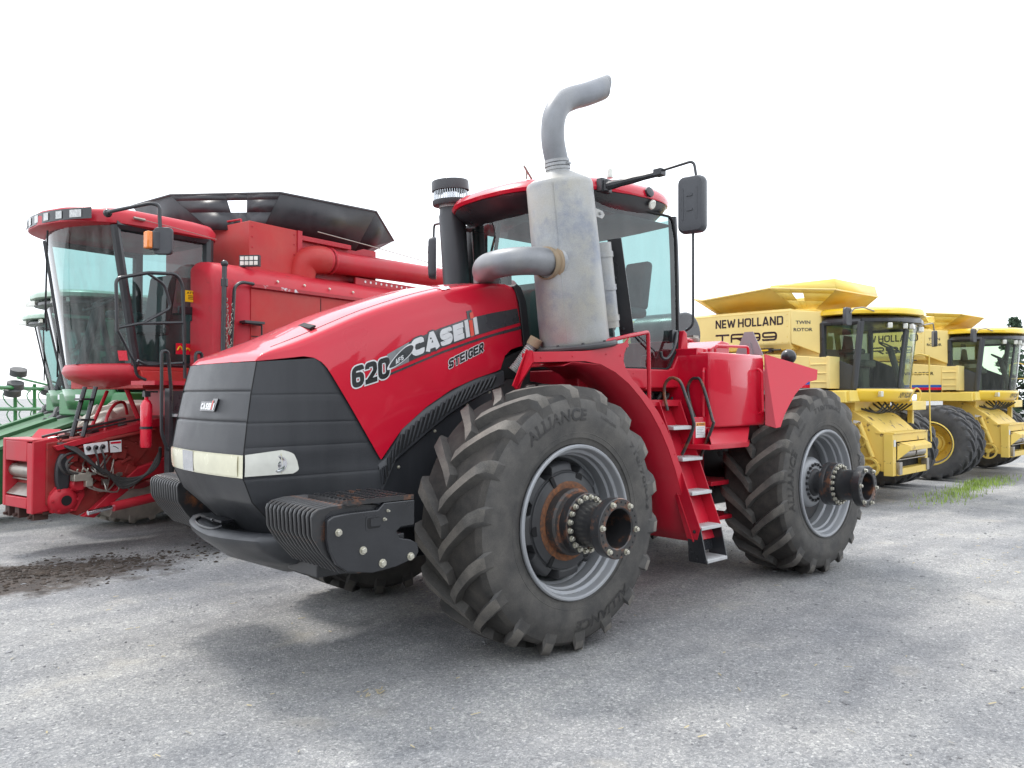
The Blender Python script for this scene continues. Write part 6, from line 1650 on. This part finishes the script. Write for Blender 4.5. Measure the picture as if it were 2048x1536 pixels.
# ------------------------------------------------------------------ ground
def gravel_mat():
    m, n, L, b = new_mat('gravel_yard')
    tc = n.new("ShaderNodeTexCoord"); O = tc.outputs['Object']
    def noise(sc, det=5, ro=.6, vec=None):
        q = n.new("ShaderNodeTexNoise"); q.inputs['Scale'].default_value = sc; q.inputs['Detail'].default_value = det; q.inputs['Roughness'].default_value = ro
        L(vec or O, q.inputs['Vector']); return q.outputs[0]
    def ramp(src, pts):
        r = n.new("ShaderNodeValToRGB"); e = r.color_ramp.elements
        for i, (p, c) in enumerate(pts):
            el = e[i] if i < 2 else e.new(p); el.position = p; el.color = (*c, 1)
        L(src, r.inputs[0]); return r.outputs[0]
    def mix(a, b_, f, mode='MIX'):
        q = n.new("ShaderNodeMix"); q.data_type = 'RGBA'; q.blend_type = mode
        if isinstance(f, float): q.inputs[0].default_value = f
        else: L(f, q.inputs[0])
        for sock, val in ((q.inputs[6], a), (q.inputs[7], b_)):
            if isinstance(val, tuple): sock.default_value = (*val, 1)
            else: L(val, sock)
        return q.outputs[2]
    big = noise(.55, 6, .6); mid = noise(2.6, 7, .65)
    base = ramp(big, [(.30, (.245, .252, .264)), (.68, (.345, .345, .342))])
    base = mix(base, ramp(mid, [(.3, (.80, .80, .80)), (.7, (1.14, 1.13, 1.11))]), .8, 'MULTIPLY')
    mpt = n.new('ShaderNodeMapping'); mpt.inputs['Scale'].default_value = (.35, 1.6, 1); mpt.inputs['Rotation'].default_value = (0, 0, .5); L(O, mpt.inputs[0])
    base = mix(base, ramp(noise(1.3, 4, .5, mpt.outputs[0]), [(.38, (.84, .845, .86)), (.62, (1.12, 1.11, 1.09))]), .8, 'MULTIPLY')
    # single stones of two sizes
    for sc, amt in ((58., .46), (135., .52)):
        vo = n.new("ShaderNodeTexVoronoi"); vo.inputs['Scale'].default_value = sc; L(O, vo.inputs['Vector'])
        sep = n.new("ShaderNodeSeparateColor"); L(vo.outputs['Color'], sep.inputs[0])
        base = mix(base, ramp(sep.outputs[0], [(.0, (.50, .51, .53)), (.55, (.98, .98, .98)), (.88, (1.15, 1.13, 1.1)), (1.0, (2.0, 1.97, 1.9))]), amt, 'MULTIPLY')
    # tan dusty drifts
    dn = n.new("ShaderNodeMapRange"); dn.inputs[1].default_value = .62; dn.inputs[2].default_value = .74; dn.inputs[4].default_value = .45
    L(noise(1.1, 5, .55), dn.inputs[0]); base = mix(base, (.42, .385, .325), dn.outputs[0])
    # dark damp soil in front of the red combine
    mpn = n.new("ShaderNodeMapping"); mpn.vector_type = 'POINT'
    gd = n.new("ShaderNodeVectorMath"); gd.operation = 'DISTANCE'
    sc_ = n.new("ShaderNodeVectorMath"); sc_.operation = 'MULTIPLY'; L(O, sc_.inputs[0]); sc_.inputs[1].default_value = (.40, .95, 0)
    L(sc_.outputs[0], gd.inputs[0]); gd.inputs[1].default_value = (3.0 * .40, -4.0 * .95, 0)
    ad = n.new("ShaderNodeMath"); ad.operation = 'MULTIPLY_ADD'; L(noise(3.0, 6, .65), ad.inputs[0]); ad.inputs[1].default_value = 1.3; L(gd.outputs['Value'], ad.inputs[2])
    rr = n.new("ShaderNodeMapRange"); rr.inputs[1].default_value = 1.62; rr.inputs[2].default_value = 1.30; rr.inputs[3].default_value = 0; rr.inputs[4].default_value = .85
    L(ad.outputs[0], rr.inputs[0]); base = mix(base, ramp(noise(9, 6, .7), [(.35, (.022, .018, .016)), (.75, (.085, .058, .042))]), rr.outputs[0])
    L(base, b.inputs['Base Color']); b.inputs['Roughness'].default_value = .92; b.inputs['Specular IOR Level'].default_value = .25
    v2 = n.new("ShaderNodeTexVoronoi"); v2.inputs['Scale'].default_value = 70; L(O, v2.inputs['Vector'])
    inv = n.new("ShaderNodeMath"); inv.operation = 'MULTIPLY_ADD'; inv.inputs[1].default_value = -.9; L(v2.outputs['Distance'], inv.inputs[0]); L(noise(160, 4, .7), inv.inputs[2])
    bp = n.new("ShaderNodeBump"); bp.inputs['Strength'].default_value = .5; bp.inputs['Distance'].default_value = .012; L(inv.outputs[0], bp.inputs['Height'])
    b2 = n.new("ShaderNodeBump"); b2.inputs['Strength'].default_value = .5; b2.inputs['Distance'].default_value = .06; L(mid, b2.inputs['Height']); L(bp.outputs[0], b2.inputs['Normal']); L(b2.outputs[0], b.inputs['Normal'])
    return m
GRAV = gravel_mat()
def gh(x, y):
    """gentle relief, flat under the wheels"""
    h = .020 * mnoise.noise(V((x * .8, y * .8, 0))) + .012 * mnoise.noise(V((x * 2.3, y * 2.3, 3)))
    d = ((x - 3.3) * .5) ** 2 + (y + 4.0) ** 2
    h += .05 * math.exp(-d * 1.5) * (1 + .8 * mnoise.noise(V((x * 3, y * 3, 9))))
    near = 1.0
    return h - .014
gm = MB()
xs = [-500, -200, -80, -40, -30] + [-26 + i * .5 for i in range(36)] + [-8 + i * .16 for i in range(88)] + [6.2, 7, 9, 14, 30, 80, 300, 500]
ysg = [-500, -200, -80, -40, -30, -24, -20, -16] + [-13 + i * .16 for i in range(130)] + [8, 9, 12, 20, 60, 200, 500]
gm.grid(lambda x, y: (x, y, gh(x, y) if (-26 < x < 6.3 and -13 < y < 8) else -.014), xs, ysg)
gr = gm.build('ground', GRAV, None, ang=80, recalc=False); gr['kind'] = 'structure'
# loose stones
STN = surf('loose_stone', (.22, .22, .225), .9, var=.6, scale=1.3, fine=.2)
sm = MB(); rnd = random.Random(3)
fwd = V((cos(rad(-132.6)), sin(rad(-132.6)), 0)); rgt = V((fwd.y, -fwd.x, 0)); C0 = V((4.375, 5.586, 0))
ico = [(0, 0, 1), (.894, 0, .447), (.276, .851, .447), (-.724, .526, .447), (-.724, -.526, .447), (.276, -.851, .447), (.724, .526, -.2), (-.276, .851, -.2), (-.894, 0, -.2), (-.276, -.851, -.2), (.724, -.526, -.2)]
icof = [(0, 1, 2), (0, 2, 3), (0, 3, 4), (0, 4, 5), (0, 5, 1), (1, 6, 2), (2, 7, 3), (3, 8, 4), (4, 9, 5), (5, 10, 1), (6, 7, 2), (7, 8, 3), (8, 9, 4), (9, 10, 5), (10, 6, 1)]
for i in range(14000):
    d = 3.0 + 16 * rnd.random() ** 1.9; l = (rnd.random() * 2 - 1) * .70 * d
    p = C0 + fwd * d + rgt * l
    r = .0035 + .010 * rnd.random() ** 4 + (.018 * rnd.random() if rnd.random() < .035 else 0); r *= .8 + d * .035
    a = rnd.random() * 6.28; sx, sy, sz = r * (.7 + .6 * rnd.random()), r * (.7 + .6 * rnd.random()), r * (.4 + .4 * rnd.random())
    z = gh(p.x, p.y)
    sm.add([(p.x + (x * sx * cos(a) - y * sy * sin(a)), p.y + (x * sx * sin(a) + y * sy * cos(a)), z + zz * sz) for x, y, zz in ico], icof)
tag(sm.build('gravel', STN, None, ang=20, recalc=False), 'loose grey stones scattered over the gravel yard', 'gravel', kind='stuff')
STRAW = surf('straw_bits', (.40, .34, .21), .8, var=.3, scale=3)
lt = MB()
for i in range(400):
    d = 4.2 + 16 * rnd.random() ** 1.3; l = (rnd.random() * 2 - 1) * .68 * d
    p = C0 + fwd * d + rgt * l
    if 150 < i <= 170: p = V((1.53 + rnd.gauss(0, .05), 1.15 + rnd.gauss(0, .05), 0))
    if i > 250:   # chaff patch at the right
        p = V((-6.9 + rnd.gauss(0, 1.2), 2.9 + rnd.gauss(0, .35), 0))
    a = rnd.random() * 6.28; q = .010 + .022 * rnd.random(); w_ = .002 + .003 * rnd.random(); z = gh(p.x, p.y) + .008
    dx, dy = cos(a) * q, sin(a) * q; nx, ny = -sin(a) * w_, cos(a) * w_
    lt.add([(p.x - dx - nx, p.y - dy - ny, z), (p.x + dx - nx, p.y + dy - ny, z + .004), (p.x + dx + nx, p.y + dy + ny, z + .006), (p.x - dx + nx, p.y - dy + ny, z + .003)], [(0, 1, 2, 3)])
tag(lt.build('straw_litter', STRAW, None, recalc=False), 'bits of straw and chaff scattered on the gravel', 'litter', kind='stuff')
CLOD = surf('soil_clods', (.045, .034, .026), .95, var=.5, scale=6)
cm_ = MB()
for i in range(5200):
    gx_ = rnd.gauss(0, 1.2); p = V((3.0 + gx_, -4.05 + .06 * gx_ + rnd.gauss(0, .33), 0)); r = .006 + .026 * rnd.random() ** 4; z = gh(p.x, p.y); a = rnd.random() * 6.28
    cm_.add([(p.x + r * (x * cos(a) - y * sin(a)), p.y + r * (x * sin(a) + y * cos(a)) * .8, z + zz * r * .6) for x, y, zz in ico], icof)
tag(cm_.build('soil_clods', CLOD, None, ang=20, recalc=False), 'dark crumbly soil left in front of the red combine', 'soil', kind='stuff')
# grass
GRS = surf('grass_blades', (.27, .38, .07), .7, var=.5, scale=1.5)
gs = MB()
for cx, cy, sx, sy, k in ((-13.9, -.15, 1.3, .16, 800), (-11.6, .2, .8, .14, 160), (-15.3, -.4, .7, .14, 260)):
    for i in range(k):
        x, y = cx + rnd.gauss(0, sx), cy + rnd.gauss(0, sy); h = .03 + .09 * rnd.random(); a = rnd.random() * 6.28; b_ = .05 * rnd.random()
        w_ = .008
        gs.add([(x - w_ * cos(a), y - w_ * sin(a), -.01), (x + w_ * cos(a), y + w_ * sin(a), -.01), (x + b_ * sin(a), y - b_ * cos(a), h)], [(0, 1, 2)])
tag(gs.build('grass', GRS, None, recalc=False), 'thin green grass growing at the feet of the yellow combines', 'grass', kind='stuff')

# ------------------------------------------------------------------ trees far behind
LEAF = [surf('conifer_needles', (.085, .135, .085), .8, var=.4, scale=.8), surf('hazed_leaves', (.20, .27, .13), .75, var=.4, scale=.8)]  # leaf colours lightened to paint in the haze of distance
BARK = surf('bark', (.09, .07, .055), .9, var=.3)
def tree(x, y, h, w, kind, label, seed):
    r = random.Random(seed)
    t = thing('conifer_tree' if kind == 0 else 'leafy_tree', label, 'tree', (x, y, 0), 0, 'trees behind the yard')
    tr = MB(); tr.tube([(0, 0, -.2), (.1, 0, h * .5), (0, .1, h * .97)], [h * .022, h * .014, h * .003], 8)
    cr = MB()
    if kind == 0:
        nb = int(h * 11)
        for i in range(nb):
            q = .10 + .90 * (i + r.random()) / nb; a = r.random() * 6.28; ln = w * (1 - q) ** .75 * (.65 + .5 * r.random()) + .12
            z0 = h * q
            tr.tube([(0, 0, z0), (ln * .7 * cos(a), ln * .7 * sin(a), z0 - ln * .10)], h * .0028, 4)
            for j in range(26):
                u = (j + r.random()) / 26; sp = .30 * ln * (1.05 - u) + .06
                p = V((ln * u * cos(a), ln * u * sin(a), z0 - ln * .22 * u * u + .10 * ln * u)) + V((r.gauss(0, sp * .5), r.gauss(0, sp * .5), r.gauss(0, sp * .25)))
                s_ = .10 + .12 * r.random(); b_ = r.random() * 6.28; e = V((cos(b_), sin(b_), r.gauss(0, .5))) * s_; f = V((-sin(b_), cos(b_), r.gauss(0, .5))) * s_ * .55
                cr.add([p - e, p + f, p + e, p - f], [(0, 1, 2, 3)])
    else:
        lob = [(r.gauss(0, w * .45), r.gauss(0, w * .45), h * (.45 + .5 * r.random()), w * (.25 + .3 * r.random())) for _ in range(16)]
        for lx, ly, lz, lr in lob:
            tr.tube([(0, 0, h * .3), (lx * .6, ly * .6, lz * .8), (lx, ly, lz)], [h * .010, h * .006, h * .002], 5)
            for j in range(260):
                d = V((r.gauss(0, 1), r.gauss(0, 1), r.gauss(0, .8))).normalized() * lr * (.5 + .6 * r.random()); p = V((lx, ly, lz)) + d
                s_ = .09 + .09 * r.random(); b_ = r.random() * 6.28; e = V((cos(b_), sin(b_), r.gauss(0, .6))) * s_; f = V((-sin(b_), cos(b_), r.gauss(0, .6))) * s_ * .7
                cr.add([p - e, p + f, p + e, p - f], [(0, 1, 2, 3)])
    tr.build('trunk', BARK, t); cr.build('crown', LEAF[kind], t, ang=180, recalc=False)
tree(-40.6, -8.6, 5.0, 1.2, 0, 'conifer rising behind the farther yellow cab, second from the right edge', 1)
tree(-41.9, -7.0, 5.9, 1.8, 0, 'tallest dark conifer at the right edge behind the farther yellow combine', 2)
tree(-42.2, -5.6, 5.6, 1.9, 0, 'broad conifer cut by the right edge of the picture', 5)
tree(-36.3, -15.0, 7.45, 1.3, 1, 'pale leafy tree top peeping over the nearer yellow grain tank', 3)
tree(-37.0, -16.6, 7.2, 1.2, 1, 'small leafy tree top left of the other one above the yellow grain tank', 4)
# treeline on the far side of the yard, behind the photographer
TLM = surf('treeline_leaves', (.030, .050, .028), .9, var=.4, scale=.3)
tl = MB(); r = random.Random(11)
for i in range(130):
    a = rad(10 + 125 * i / 130 + r.random()); D = 42 + 10 * r.random(); x, y = D * cos(a), D * sin(a); h = 5 + 7 * r.random(); w_ = 1.2 + 1.5 * r.random()
    n_ = 9
    rings = []
    for k in range(6):
        q = k / 5; rr_ = w_ * (1 - q) ** .8 + .05
        rings.append([(x + rr_ * (.8 + .4 * r.random()) * cos(2 * pi * j / n_), y + rr_ * (.8 + .4 * r.random()) * sin(2 * pi * j / n_), h * q) for j in range(n_)])
    tl.loft(rings)
tag(tl.build('treeline', TLM, None, ang=20), 'distant wood on the open side of the yard', 'wood', kind='stuff')
